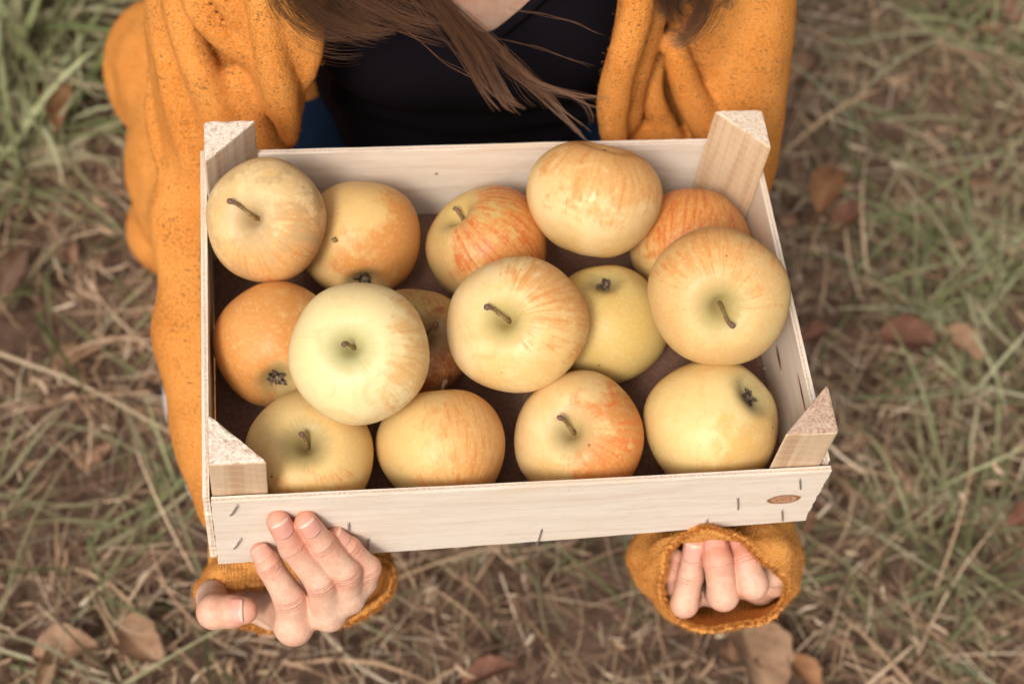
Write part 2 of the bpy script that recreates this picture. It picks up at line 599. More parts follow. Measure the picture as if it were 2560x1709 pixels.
def mat_hardboard():
    m, b = new_mat("brown_hardboard")
    o = b.objc()
    n1 = b.noise(o, 500, 4, 0.7)
    n2 = b.voro(o, 420)
    c = b.mix(b.ramp(n1, 0.3, 0.7), (0.15, 0.075, 0.05), (0.24, 0.13, 0.09))
    c = b.mix(b.ramp(n2.outputs['Distance'], 0.0, 0.16, 0.6, 0), c, (0.04, 0.02, 0.015))
    b.out(c, 0.8, 0.2, b.bump(n1, 0.4, 0.0008))
    return m


def mat_metal():
    m, b = new_mat("staple_wire")
    o = b.objc()
    c = b.mix(b.ramp(b.noise(o, 600, 2), 0.4, 0.7), (0.62, 0.60, 0.60), (0.36, 0.26, 0.22))
    b.out(c, 0.42, 0.5, metal=0.85)
    return m


def mat_stem():
    m, b = new_mat("apple_stem")
    o = b.objc()
    n = b.noise(o, 420, 3)
    a = b.attr("along").outputs['Fac']
    c = b.mix(b.ramp(n, 0.35, 0.65), (0.17, 0.10, 0.035), (0.30, 0.20, 0.085))
    c = b.mix(b.ramp(a, 0.55, 0.95), c, (0.16, 0.085, 0.06))
    b.out(c, 0.6, 0.3, b.bump(n, 0.5, 0.0006))
    return m


def mat_calyx():
    m, b = new_mat("dry_calyx")
    o = b.objc()
    n = b.noise(o, 500, 3)
    c = b.mix(b.ramp(n, 0.35, 0.65), (0.022, 0.014, 0.011), (0.20, 0.14, 0.09))
    b.out(c, 0.8, 0.2, b.bump(n, 0.6, 0.0006))
    return m


def mat_apple(name, base, base2, blush, red, amount, bdir, streak=0.5, russet=0.3, rough=0.42, seed=0.0, spots=0.5, width=0.9, cavity=(0.40, 0.36, 0.13)):
    m, b = new_mat(name)
    o = b.vmath('ADD', b.objc(), (seed, seed * 0.7, -seed))
    ap = b.attr("ap").outputs['Vector']          # (cos t, sin t, height)
    dr = b.attr("dirn").outputs['Vector']        # unit direction
    ax, ay, az = b.sep(ap)
    big = b.noise(o, 26, 4, 0.6)
    mid = b.noise(o, 95, 4, 0.65)
    sv = b.vmath('ADD', b.comb(b.math('MULTIPLY', ax, 5.5), b.math('MULTIPLY', ay, 5.5), b.math('MULTIPLY', az, 0.9)), (seed * 3, 1.7, seed))
    s1 = b.noise(sv, 2.1, 5, 0.68, 0.4)
    s2 = b.noise(sv, 6.5, 3, 0.6, 0.3)
    c = b.mix(b.ramp(big, 0.35, 0.68), base, base2)
    c = b.mix(b.ramp(s2, 0.45, 0.75, 0, 0.25), c, tuple(min(1, x * 1.14) for x in base2))
    d = b.vmath('DOT_PRODUCT', dr, tuple(float(x) for x in bdir))
    f = b.math('ADD', d, b.math('MULTIPLY', b.math('SUBTRACT', big, 0.5), 2.2))
    f = b.math('ADD', f, b.math('MULTIPLY', b.math('SUBTRACT', s1, 0.5), 2.2 * streak))
    f = b.math('ADD', f, b.math('MULTIPLY', b.math('SUBTRACT', mid, 0.5), 1.7))
    lo = 1.0 - amount * 1.6
    bl = b.ramp(f, lo, lo + width)
    bc = b.mix(b.ramp(s1, 0.42, 0.66), blush, red)
    c = b.mix(b.math('MULTIPLY', bl, 0.92), c, bc)
    # fine mottled skin
    fm = b.noise(o, 420, 3, 0.7)
    c = b.mix(b.ramp(fm, 0.48, 0.75, 0, 0.35), c, (0.80, 0.60, 0.30))
    mo = b.noise(o, 55, 5, 0.75, 0.8)
    c = b.mix(b.ramp(mo, 0.50, 0.66, 0, 0.30), c, (0.60, 0.32, 0.10))
    # russet and greenish cavity round the stem
    cav = b.ramp(b.math('ADD', az, b.math('MULTIPLY', b.math('SUBTRACT', s2, 0.5), 0.10)), 0.885, 1.0)
    c = b.mix(b.math('MULTIPLY', cav, 0.8), c, cavity)
    rs = b.ramp(b.math('ADD', b.math('MULTIPLY', mid, 0.7), b.math('MULTIPLY', big, 0.5)), 0.86 - russet * 0.5, 0.98 - russet * 0.4)
    c = b.mix(b.math('MULTIPLY', rs, 0.8), c, (0.48, 0.31, 0.14))
    cal = b.ramp(b.math('ADD', az, b.math('MULTIPLY', b.math('SUBTRACT', mid, 0.5), 0.12)), -1.0, -0.90, 1, 0)
    c = b.mix(b.math('MULTIPLY', cal, 0.7), c, (0.24, 0.20, 0.085))
    # lenticels and specks
    v1 = b.voro(o, 210)
    c = b.mix(b.math('MULTIPLY', b.ramp(v1.outputs['Distance'], 0.05, 0.14, 0.34, 0), b.ramp(big, 0.4, 0.65)), c, (0.82, 0.68, 0.40))
    v2 = b.voro(o, 62)
    sp = b.math('MULTIPLY', b.ramp(v2.outputs['Distance'], 0.045, 0.085, 1, 0), b.ramp(b.sep(v2.outputs['Color'])[0], 1.0 - spots * 0.6, 1.001 - spots * 0.6))
    c = b.mix(b.math('MULTIPLY', sp, 0.75), c, (0.20, 0.10, 0.035))
    # pale scuffs
    sc = b.ramp(b.noise(b.vmath('MULTIPLY', o, (1, 2.2, 1)), 70, 5, 0.75, 1.2), 0.66, 0.74)
    c = b.mix(b.math('MULTIPLY', sc, 0.4), c, (0.62, 0.46, 0.24))
    h = b.math('ADD', b.math('MULTIPLY', fm, 0.5), b.math('MULTIPLY', rs, 0.6))
    b.out(c, b.math('ADD', rough, b.math('MULTIPLY', rs, 0.25)), 0.28, b.bump(h, 0.16, 0.0007), sss=0.08, sssr=(0.006, 0.004, 0.0015))
    return m


def mat_vcol(name, rough=0.75, transl=0.25, bump=True):
    m, b = new_mat(name)
    a = b.attr("Col").outputs['Color']
    o = b.objc()
    n = b.noise(o, 260, 3)
    c = b.mix(b.ramp(n, 0.3, 0.7, 0, 0.35), a, b.mix(1.0, a, (0.55, 0.50, 0.45), 'MULTIPLY'))
    b.out(c, rough, 0.25, transl=transl)
    return m


def mat_soil():
    m, b = new_mat("soil")
    o = b.objc()
    n1 = b.noise(o, 30, 5, 0.65); n2 = b.noise(o, 240, 4, 0.7)
    c = b.mix(b.ramp(n1, 0.3, 0.7), (0.11, 0.063, 0.042), (0.26, 0.158, 0.108))
    c = b.mix(b.ramp(n2, 0.45, 0.7, 0, 0.7), c, (0.045, 0.026, 0.018))
    g = b.noise(o, 1.3, 4)
    far = b.ramp(b.vmath('LENGTH', o), 1.6, 4.0)
    c = b.mix(b.math('MULTIPLY', far, 0.8), c, b.mix(b.ramp(g, 0.4, 0.6), (0.17, 0.13, 0.075), (0.085, 0.10, 0.035)))
    b.out(c, 0.95, 0.1, b.bump(b.math('ADD', n1, n2), 0.8, 0.01))
    return m


def mat_leaf(name, c1, c2):
    m, b = new_mat(name)
    o = b.objc()
    n = b.noise(o, 60, 4, 0.65); f = b.noise(o, 340, 3)
    v = b.attr("vein").outputs['Fac']
    c = b.mix(b.ramp(n, 0.3, 0.7), c1, c2)
    c = b.mix(b.ramp(f, 0.55, 0.75, 0, 0.5), c, tuple(x * 0.45 for x in c1))
    c = b.mix(b.math('MULTIPLY', v, 0.5), c, tuple(min(1, x * 1.5) for x in c2))
    b.out(c, 0.7, 0.3, b.bump(b.math('ADD', f, v), 0.5, 0.001), transl=0.15)
    return m


def mat_plain(name, col, rough=0.6, spec=0.3):
    m, b = new_mat(name)
    n = b.noise(b.objc(), 120, 3)
    b.out(b.mix(b.ramp(n, 0.3, 0.7), col, tuple(x * 0.86 for x in col)), rough, spec)
    return m


CUFFM = mat_knit("orange_ribbed_knit", True)
KNIT, TOP, DENIM, SKIN, NAIL, HAIR = mat_knit(), mat_top(), mat_denim(), mat_skin(), mat_nail(), mat_hair()
HARD, METAL, STEM, CALYX = mat_hardboard(), mat_metal(), mat_stem(), mat_calyx()


# ------------------------------------------------------------------ ground
def ground():
    n = 181
    s = np.linspace(-1, 1, n)
    w = np.sinh(s * 5.2) / np.sinh(5.2) * 60
    X, Y = np.meshgrid(w, w, indexing='ij')
    Z = 0.006 * np.sin(X * 17 + 1.3 * np.sin(Y * 11)) + 0.006 * np.sin(Y * 23 + np.cos(X * 13)) + 0.02 * np.sin(X * 2.1) * np.sin(Y * 1.7)
    V = np.stack([X + 0.1, Y + 0.45, Z - 0.012], -1).reshape(-1, 3)
    i, j = np.meshgrid(np.arange(n - 1), np.arange(n - 1), indexing='ij')
    a = (i * n + j).ravel()
    q = np.stack([a, a + n, a + n + 1, a + 1], -1)
    o = obj("ground", mesh("ground", V, q), mat_soil())
    tag(o, "bare brown soil showing between the dry grass", None, None, "structure")


ground()


def blades(base, heading, length, width, elev, curl, col0, col1, seg=5, twist=None, wob=0.25):
    """many grass blades in one mesh: verts, quads, colours (world frame)"""
    n = len(base)
    t = np.linspace(0, 1, seg + 1)
    hd = heading[:, None] + RNG.normal(0, wob, (n, 1)) * t[None] ** 1.5 * 2
    el = elev[:, None] - curl[:, None] * t[None] ** 1.3
    dl = (length / seg)[:, None]
    dx, dy, dz = np.cos(el) * np.cos(hd) * dl, np.cos(el) * np.sin(hd) * dl, np.sin(el) * dl
    P = np.zeros((n, seg + 1, 3))
    P[:, 1:, 0] = np.cumsum(dx[:, 1:], 1); P[:, 1:, 1] = np.cumsum(dy[:, 1:], 1); P[:, 1:, 2] = np.cumsum(dz[:, 1:], 1)
    P += base[:, None]
    low = 0.002 + RNG.random((n, 1)) * 0.03
    P[:, :, 2] = np.where(P[:, :, 2] < low, low + (P[:, :, 2] - low) * 0.08, P[:, :, 2])
    prof = np.clip(np.minimum(0.55 + 1.6 * t, 1.0) * np.power(np.clip(1 - t, 0, 1), 0.55) + 0.03, 0, 1)
    roll = (RNG.random(n) * 2 - 1) * 0.9 if twist is None else twist
    sx = np.stack([-np.sin(hd) * np.cos(roll)[:, None], np.cos(hd) * np.cos(roll)[:, None], np.sin(roll)[:, None] * np.ones_like(hd)], -1)
    half = (width[:, None] * prof[None] * 0.5)[:, :, None] * sx
    V = np.stack([P - half, P + half], 2).reshape(-1, 3)
    a = (np.arange(n)[:, None] * (seg + 1) * 2 + np.arange(seg)[None] * 2).reshape(-1)
    Q = np.stack([a, a + 1, a + 3, a + 2], -1)
    cc = col0[:, None] * (1 - t[None, :, None]) + col1[:, None] * t[None, :, None]
    Cc = np.repeat(cc, 2, axis=1).reshape(-1, 3)
    return V, Q, np.hstack([Cc, np.ones((len(Cc), 1))])


def gworld(u, v):
    p = pz(u, v, GZ) + OFF
    return p


GRASSM, THATCHM = mat_vcol("green_blades", 0.5, 0.3), mat_vcol("dry_blades", 0.8, 0.2)


def thatch():
    parts = []
    # near field, dense
    def field(n, lo, hi, l0, l1, w0, w1, e0, e1):
        base = np.stack([RNG.uniform(lo[0], hi[0], n), RNG.uniform(lo[1], hi[1], n), RNG.uniform(0.0, 0.022, n)], -1)
        pal = np.array([[0.52, 0.335, 0.205], [0.66, 0.475, 0.32], [0.32, 0.19, 0.12], [0.14, 0.073, 0.046], [0.76, 0.61, 0.44], [0.45, 0.30, 0.18], [0.38, 0.315, 0.175]])
        bare = np.sin(base[:, 0] * 19 + 2 * np.sin(base[:, 1] * 13)) + np.sin(base[:, 1] * 23 + 2 * np.sin(base[:, 0] * 11 + 1)) + RNG.normal(0, .6, n)
        base = base[bare > -1.0]; n = len(base)
        k = RNG.choice(len(pal), n, p=[.2, .2, .18, .14, .09, .12, .07])
        c0 = pal[k] * RNG.uniform(0.75, 1.2, (n, 1))
        c1 = c0 * RNG.uniform(0.8, 1.25, (n, 1))
        return blades(base, RNG.uniform(0, 2 * np.pi, n), RNG.uniform(l0, l1, n), RNG.uniform(w0, w1, n), RNG.uniform(e0, e1, n),
                      RNG.uniform(-0.3, 1.2, n), c0, c1)
    A0, A1 = (-0.75, -0.25), (1.15, 1.35)
    parts.append(field(24000, A0, A1, 0.02, 0.10, 0.0006, 0.0021, -0.05, 0.3))
    parts.append(field(1500, A0, A1, 0.05, 0.15, 0.0011, 0.0028, 0.05, 0.6))
    parts.append(field(13000, A0, A1, 0.006, 0.035, 0.0012, 0.0050, -0.3, 0.8))
    parts.append(field(9000, (-3.2, -2.5), (3.2, 4.0), 0.06, 0.2, 0.002, 0.005, 0.0, 0.8))
    J = Join(); cs = []
    for V, Q, Cc in parts: J.add(V, Q); cs.append(Cc)
    v, f = J.get()
    o = obj("dry_grass", mesh("dry_grass", v, f, True, {"Col": ('FLOAT_COLOR', np.vstack(cs))}), THATCHM)
    tag(o, "matted dry tan grass lying all over the ground", "dry grass", None, "stuff")


thatch()


def green():
    # (u, v, spread in px, blades, length, width, elevation, brightness)
    patches = [(40, 190, 130, 80, 0.25, 0.0115, 0.9, 1.5), (150, 60, 130, 46, 0.27, 0.0115, 0.8, 1.55), (60, 430, 110, 36, 0.22, 0.010, 0.6, 1.4), (170, 330, 80, 16, 0.22, 0.010, 0.6, 1.5),
               (30, 20, 120, 70, 0.26, 0.0115, 1.0, 1.1),
               (2460, 120, 150, 60, 0.22, 0.0085, 0.6, 1.35), (2330, 60, 120, 26, 0.2, 0.0075, 0.6, 1.25), (2200, 330, 150, 18, 0.18, 0.0065, 0.5, 1.1), (2480, 640, 150, 60, 0.2, 0.0075, 0.6, 1.4),
               (2350, 800, 150, 44, 0.18, 0.007, 0.6, 1.3), (2470, 900, 130, 44, 0.18, 0.007, 0.6, 1.35), (2250, 640, 140, 18, 0.18, 0.0065, 0.5, 1.2),
               (2230, 1010, 160, 12, 0.16, 0.0055, 0.55, 1.1), (2420, 1250, 150, 48, 0.18, 0.0065, 0.7, 1.25), (2280, 1330, 130, 16, 0.16, 0.0055, 0.6, 1.15),
               (2480, 1450, 150, 26, 0.17, 0.0055, 0.6, 1.15), (2300, 1600, 240, 22, 0.15, 0.0048, 0.5, 1.0), (2080, 1450, 160, 16, 0.14, 0.0048, 0.5, 1.0),
               (1000, 1560, 300, 12, 0.15, 0.0045, 0.5, 1.0), (1350, 1500, 260, 18, 0.14, 0.0042, 0.5, .95), (1700, 1650, 240, 18, 0.14, 0.0042, 0.5, .95),
               (420, 1560, 170, 16, 0.18, 0.0055, 0.6, 1.2), (330, 1290, 150, 16, 0.19, 0.006, 0.6, 1.2), (120, 1350, 150, 14, 0.16, 0.005, 0.5, 1.1), (430, 1140, 110, 16, 0.18, 0.006, 0.6, 1.25),
               (200, 880, 160, 14, 0.15, 0.005, 0.5, 1.05), (120, 780, 120, 10, 0.15, 0.005, 0.5, 1.05), (250, 1690, 240, 22, 0.24, 0.006, 0.6, 1.4), (2150, 180, 200, 16, 0.16, 0.0065, 0.5, 1.1),
               (1200, 400, 700, 120, 0.16, 0.0045, 0.5, .9), (-300, 600, 300, 90, 0.18, 0.006, 0.7, 1.1), (2900, 700, 300, 90, 0.18, 0.006, 0.7, 1.1)]
    B, H, L, Wd, E, Cu, K0, K1 = [], [], [], [], [], [], [], []
    for (u, v, sp, n, ln, wd, el, br) in patches:
        c = gworld(u, v); s = sp * 1.65 / FPX
        ncl = max(2, n // 9)
        cl = c[:2] + RNG.normal(0, s * 0.55, (ncl, 2))
        k = RNG.integers(0, ncl, n)
        B.append(np.hstack([cl[k] + RNG.normal(0, 0.012, (n, 2)), np.zeros((n, 1))]))
        H.append(RNG.uniform(0, 2 * np.pi, n)); L.append(ln * RNG.uniform(0.5, 1.15, n)); Wd.append(wd * RNG.uniform(0.35, 0.85, n) if u > 400 else wd * RNG.uniform(0.4, 1.1, n))
        E.append(np.clip(el + RNG.normal(0, 0.35, n), 0.05, 1.4)); Cu.append(RNG.uniform(0.2, 1.6, n))
        g = np.array([[0.18, 0.19, 0.085], [0.26, 0.26, 0.135], [0.10, 0.115, 0.045], [0.36, 0.35, 0.215], [0.25, 0.225, 0.13]])
        kk = RNG.choice(5, n, p=[.3, .25, .2, .1, .15])
        c0 = g[kk] * br * RNG.uniform(0.8, 1.15, (n, 1))
        dry = RNG.random((n, 1)) < 0.3
        K0.append(c0); K1.append(np.where(dry, np.array([[0.34, 0.27, 0.16]]), c0 * 1.15))
    # thin scatter everywhere and out to the distance
    for (lo, hi, n) in (((-0.75, -0.25), (1.15, 1.35), 110), ((-3.5, -3), (3.5, 4.5), 5000)):
        B.append(np.stack([RNG.uniform(lo[0], hi[0], n), RNG.uniform(lo[1], hi[1], n), np.zeros(n)], -1))
        H.append(RNG.uniform(0, 6.28, n)); L.append(RNG.uniform(0.06, 0.18, n)); Wd.append(RNG.uniform(0.002, 0.0045, n))
        E.append(RNG.uniform(0.1, 1.0, n)); Cu.append(RNG.uniform(0.2, 1.4, n))
        c0 = np.array([[0.13, 0.145, 0.06]]) * RNG.uniform(0.7, 1.25, (n, 1)); K0.append(c0); K1.append(c0 * 1.1)
    cat = np.concatenate
    V, Q, Cc = blades(cat(B), cat(H), cat(L), cat(Wd), cat(E), cat(Cu), np.vstack(K0), np.vstack(K1), seg=7, wob=0.15)
    o = obj("green_grass", mesh("green_grass", V, Q, True, {"Col": ('FLOAT_COLOR', Cc)}), GRASSM)
    tag(o, "loose tufts of green grass growing through the dry thatch", "grass", None, "stuff")


green()


# ------------------------------------------------------------------ fallen leaves and one long straw
def leaf_mesh(L, Wd, curl, bend, seed):
    r = np.random.default_rng(seed)
    nu, nv = 17, 9
    u = np.linspace(0, 1, nu); v = np.linspace(-1, 1, nv)
    prof = np.sin(np.pi * np.clip(u, 0, 1) ** 0.8) ** 0.75
    prof = prof * (1 + 0.05 * np.sin(u * 70)) + 0.015
    U, Vv = np.meshgrid(u, v, indexing='ij')
    half = prof[:, None] * Wd / 2
    X = (U - 0.5) * L + Vv * half * 0.10
    Y = Vv * half + 0.04 * L * np.sin(U * 3 + seed)
    ph = r.random(4) * 6
    Z = curl * Wd * (Vv ** 2) * prof[:, None] + bend * L * np.sin(U * np.pi) + 0.05 * Wd * np.sin(U * 9 + ph[0]) * Vv + 0.04 * Wd * np.sin(U * 5 + Vv * 3 + ph[1]) - 0.03 * Wd * np.exp(-(Vv / 0.16) ** 2)
    P = np.stack([X, Y, Z], -1).reshape(-1, 3)
    vein = np.clip(np.exp(-(Vv / 0.10) ** 2) + 0.5 * (np.abs(np.sin((U * 9 - np.abs(Vv) * 2.2) * np.pi)) > 0.93), 0, 1).ravel()
    a = (np.arange(nu - 1)[:, None] * nv + np.arange(nv - 1)[None]).ravel()
    q = np.stack([a, a + nv, a + nv + 1, a + 1], -1)
    # give it thickness
    P2 = P - np.array([0, 0, 0.0005])
    n = len(P)
    V = np.vstack([P, P2]); Q = np.vstack([q, q[:, ::-1] + n])
    return V, Q, np.concatenate([vein, vein])


LEAFM = [mat_leaf("tan_leaf", (0.24, 0.13, 0.072), (0.36, 0.215, 0.125)), mat_leaf("orange_leaf", (0.25, 0.105, 0.045), (0.34, 0.165, 0.075)),
         mat_leaf("red_brown_leaf", (0.13, 0.052, 0.032), (0.22, 0.10, 0.06)), mat_leaf("dark_leaf", (0.14, 0.075, 0.05), (0.22, 0.13, 0.085))]
# u, v, length px, width px, heading deg in the photo, material, curl, label
LEAVES = [(165, 1628, 140, 84, 8, 0, .35, "broad tan leaf flat in the grass in the bottom left corner"),
          (352, 1606, 150, 90, -38, 0, .30, "tan leaf lying below and left of the hand with the visible thumb"),
          (118, 1672, 110, 36, 75, 0, .5, "narrow curled tan leaf upright in the bottom left corner"),
          (1893, 1645, 190, 135, -72, 0, .25, "largest pale tan leaf, just under the cuff whose fingers hide inside the sleeve"),
          (2005, 1690, 110, 60, -60, 1, .4, "small orange-brown leaf right of the largest pale leaf under the cuff"),
          (1225, 1690, 130, 50, 15, 2, .5, "red-brown leaf at the bottom edge, between the two hands"),
          (2068, 478, 165, 70, 72, 1, .4, "long orange leaf standing in the grass right of the back right crate corner"),
          (2122, 548, 100, 56, 40, 2, .4, "red-brown leaf just below the long orange leaf right of the crate"),
          (2268, 846, 145, 78, 5, 2, .35, "wide red-brown leaf in the grass far right, level with the middle apples"),
          (2402, 862, 110, 66, -40, 0, .4, "tan leaf immediately right of the wide red-brown leaf"),
          (2035, 832, 70, 40, 20, 2, .5, "small red leaf close to the right side board of the crate"),
          (30, 690, 140, 60, 55, 3, .5, "dark brown leaf at the left edge of the picture, halfway up"),
          (125, 250, 210, 70, -75, 1, .35, "long orange-brown leaf under green blades in the top left corner"),
          (190, 905, 120, 48, 35, 0, .5, "curled tan leaf left of the crate beside the white shoe"),
          (1990, 1110 - 930, 120, 60, 60, 0, .45, "tan leaf at the top, just right of the orange sleeve"),
          (2500, 40, 110, 60, -20, 2, .4, "rust-coloured leaf in the top right corner"),
          (2560, 1290, 90, 50, 30, 2, .5, "brown leaf at the right edge, below the middle")]
for i, (u, v, lp, wp, hd, mi, curl, lab) in enumerate(LEAVES):
    p = gworld(u, v) * 1.0
    a = gworld(u + math.cos(math.radians(hd)) * 60, v - math.sin(math.radians(hd)) * 60)
    h = math.atan2(a[1] - p[1], a[0] - p[0])
    sc = np.linalg.norm(pz(u, v, GZ) - C0) / FPX
    V, Q, ve = leaf_mesh(lp * sc * 1.12, wp * sc * 1.15, curl, 0.06, i + 1)
    o = obj("fallen_leaf", mesh("fallen_leaf", V, Q, True, {"vein": ('FLOAT', ve)}), LEAFM[mi], None, (p[0], p[1] - 0.0, 0.05),
            (random.uniform(-.25, .25), random.uniform(-.25, .25), h))
    # lifted onto the thatch: shift back along the view so that it stays where it is seen
    o.location = [float(x) for x in (pz(u, v, GZ + 0.028) + OFF)]
    tag(o, lab, "leaf", "fallen leaves on the grass")
    st = catmull([(-0.5 * lp * sc * 1.12, 0.04 * lp * sc * math.sin(i + 1), 0), (-0.5 * lp * sc - 0.012, 0.003, 0.001), (-0.5 * lp * sc - 0.024, 0.008, -0.004)], 7)
    tv, tq, tt = tube(st, 0.0009, 5)
    obj("leaf_stalk", mesh("leaf_stalk", tv, [tq, tt], True, {"vein": ('FLOAT', np.ones(len(tv)))}), LEAFM[mi], o)


def straw():
    px = [(-60, 860), (60, 905), (170, 945), (290, 1005), (400, 1065), (520, 1128)]
    hs = [0.055, 0.06, 0.06, 0.055, 0.05, 0.04]
    P = np.array([pz(u, v, GZ + h) for (u, v), h in zip(px, hs)]) + OFF
    org = P.mean(0); P = catmull(P - org, 30)
    V, q, t = tube(P, np.linspace(0.0026, 0.0014, 30), 8)
    col = np.tile(np.array([[0.50, 0.38, 0.25, 1]]), (len(V), 1))
    o = obj("dry_stalk", mesh("dry_stalk", V, [q, t], True, {"Col": ('FLOAT_COLOR', col)}), THATCHM, None, org)
    tag(o, "long pale straw stalk lying across the grass left of the crate", "straw")


straw()


def litter():
    J = Join(); ve = []
    for k in range(150):
        x, y = RNG.uniform(-.7, 1.1), RNG.uniform(-.2, 1.3)
        if x < 0.25 and RNG.random() < .5: continue
        V, Q, vn = leaf_mesh(RNG.uniform(.018, .045), RNG.uniform(.010, .022), RNG.uniform(.2, .7), RNG.uniform(-.1, .15), int(k + 50))
        a = RNG.uniform(0, 6.28); t1, t2 = RNG.normal(0, .35, 2)
        Rz = np.array(Matrix.Rotation(a, 3, 'Z') @ Matrix.Rotation(t1, 3, 'X') @ Matrix.Rotation(t2, 3, 'Y'))
        J.add(V @ Rz.T + np.array([x, y, RNG.uniform(.01, .03)]), Q); ve.append(vn)
    v, f = J.get()
    o = obj("leaf_litter", mesh("leaf_litter", v, f, True, {"vein": ('FLOAT', np.concatenate(ve))}), mat_leaf("litter_leaf", (0.12, 0.052, 0.03), (0.30, 0.165, 0.095)))
    tag(o, "scraps of small brown dead leaves scattered through the grass", "leaf litter", None, "stuff")


litter()

# ------------------------------------------------------------------ the crate
CW, CD, CT, POST, LEG = 0.38, 0.2553, 0.004, 0.0366, 0.034
crate = empty("wooden_crate", OFF + np.array([0, 0, -0.078]))
tag(crate, "pale plywood fruit crate full of apples with triangular corner posts, held in both hands", "crate")
CB = np.array([0, 0, -0.078])          # crate origin in the crate frame


def board(name, x0, x1, zt, zb0, zb1, mat, loc, rotz, ragged=0.0, seed=0, nx=90, end0=0.0):
    """plywood board: X along, Y through, Z up (local); bottom runs from zb0 to zb1; uneven sawn edges"""
    r = np.random.default_rng(seed)
    nz = 44
    X = np.linspace(x0, x1, nx); s = np.linspace(0, 1, nz)
    top = zt + np.convolve(r.normal(0, 0.00028, nx + 8), np.ones(5) / 5, 'same')[4:-4]
    bot = zb0 + (zb1 - zb0) * (X - x0) / (x1 - x0) + np.convolve(r.normal(0, 0.0005, nx + 8), np.ones(5) / 5, 'same')[4:-4]
    Z = bot[:, None] * (1 - s)[None] + top[:, None] * s[None]
    XX = np.repeat(X[:, None], nz, 1)
    e1 = np.convolve(r.normal(0, 1, nz + 6), np.ones(5) / 5, 'valid')[:nz] * 0.0007 + r.normal(0, 0.00016, nz)
    wgt = np.clip((XX - (x1 - 0.02)) / 0.02, 0, 1) ** 2
    XX = XX + wgt * ragged * e1[None] * 1.3
    wgt0 = np.clip(((x0 + 0.01) - XX) / 0.01, 0, 1) ** 2
    XX = XX + wgt0 * r.normal(0, 0.00025, nz)[None]
    warp = 0.0006 * np.sin(XX * 9 + seed)
    F = np.stack([XX, -CT / 2 + warp, Z], -1); B = np.stack([XX, CT / 2 + warp, Z], -1)
    g = np.arange(nx * nz).reshape(nx, nz)
    a, b_, c, d = g[:-1, :-1], g[1:, :-1], g[1:, 1:], g[:-1, 1:]
    qf = np.stack([a, b_, c, d], -1).reshape(-1, 4); N = nx * nz
    Q = [qf, qf[:, ::-1] + N]
    def rim(idx, rev):
        q = np.stack([idx[:-1], idx[1:], idx[1:] + N, idx[:-1] + N], -1)
        Q.append(q if rev else q[:, ::-1])
    # middle ring for the ply edge
    rim(g[:, -1], False); rim(g[:, 0], True); rim(g[0, :], False); rim(g[-1, :], True)
    V = np.vstack([F.reshape(-1, 3), B.reshape(-1, 3)])
    me = mesh(name, V, np.vstack(Q), False)
    return obj(name, me, mat, crate, loc, (0, 0, rotz))


def loc_front(u, v):                       # pixel -> local x, z on the front board
    p = py(u, v, 0.0); return p[0], p[2]


kx, kz = loc_front(1957, 1233)
FRONTM = mat_board("front_ply", CT, [(kx, kz, 0.0108, 0.0060, 0.02, True)])
BACKM = mat_board("back_ply", CT, [(py(1091, 435, CD - CT)[0], py(1091, 435, CD - CT)[2], 0.0013, 0.0010, 0, False)])


def loc_right(u, v):                       # pixel -> (y, z) on the inner right face
    r = ray(u, v); p = C0 + (CW - CT - C0[0]) / r[0] * r
    return p[1], p[2]


sl_ = [loc_right(1945, 893), loc_right(2003, 985), loc_right(1912, 926), loc_right(1921, 915)]
RIGHTM = mat_board("right_ply", CT, [(sl_[0][0], sl_[0][1], 0.010, 0.0022, 0.05, False), (sl_[1][0], sl_[1][1], 0.016, 0.0016, 0.03, False)])
LEFTM = mat_board("left_ply", CT, [(0.15, -0.004, 0.018, 0.0012, 0.02, False)])

zoff = 0.078
# front and back between the two side boards; local z is measured from the rim (object sits at rim height)
fb = board("side_board", CT + 0.0003, CW, 0.0, -0.0865, -0.0695, FRONTM, (0, CT / 2 - 0.004, zoff), 0, ragged=1.0, seed=3)
bb = board("side_board", CT, CW - CT, 0.0, -0.077, -0.077, BACKM, (0, CD - CT / 2, zoff), 0, seed=5)
lb = board("end_board", 0.0, CD, 0.0, -0.0855, -0.077, LEFTM, (CT / 2, 0, zoff), math.pi / 2, seed=8)
rb = board("end_board", 0.0035, CD, 0.0, -0.077, -0.077, RIGHTM, (CW - CT / 2, 0, zoff), math.pi / 2, seed=11)


def base_panel():
    nx, ny = 40, 28
    X, Y = np.meshgrid(np.linspace(CT + .0005, CW - CT - .0005, nx), np.linspace(0.0006, CD - 0.0045, ny), indexing='ij')
    T = np.stack([X, Y, np.full_like(X, 0.0055)], -1).reshape(-1, 3); Bt = T - np.array([0, 0, 0.003])
    g = np.arange(nx * ny).reshape(nx, ny); N = nx * ny
    qf = np.stack([g[:-1, :-1], g[1:, :-1], g[1:, 1:], g[:-1, 1:]], -1).reshape(-1, 4)
    h = pz(1262, 1062, -0.074)
    cx = T[qf].mean(1)
    keep = np.hypot(cx[:, 0] - h[0], cx[:, 1] - h[1]) > 0.0
    Q = [qf[keep], qf[keep][:, ::-1] + N]
    for idx, rev in ((g[:, -1], False), (g[:, 0], True), (g[0, :], False), (g[-1, :], True)):
        q = np.stack([idx[:-1], idx[1:], idx[1:] + N, idx[:-1] + N], -1); Q.append(q if rev else q[:, ::-1])
    obj("base_panel", mesh("base_panel", np.vstack([T, Bt]), np.vstack(Q), False), HARD, crate)


base_panel()

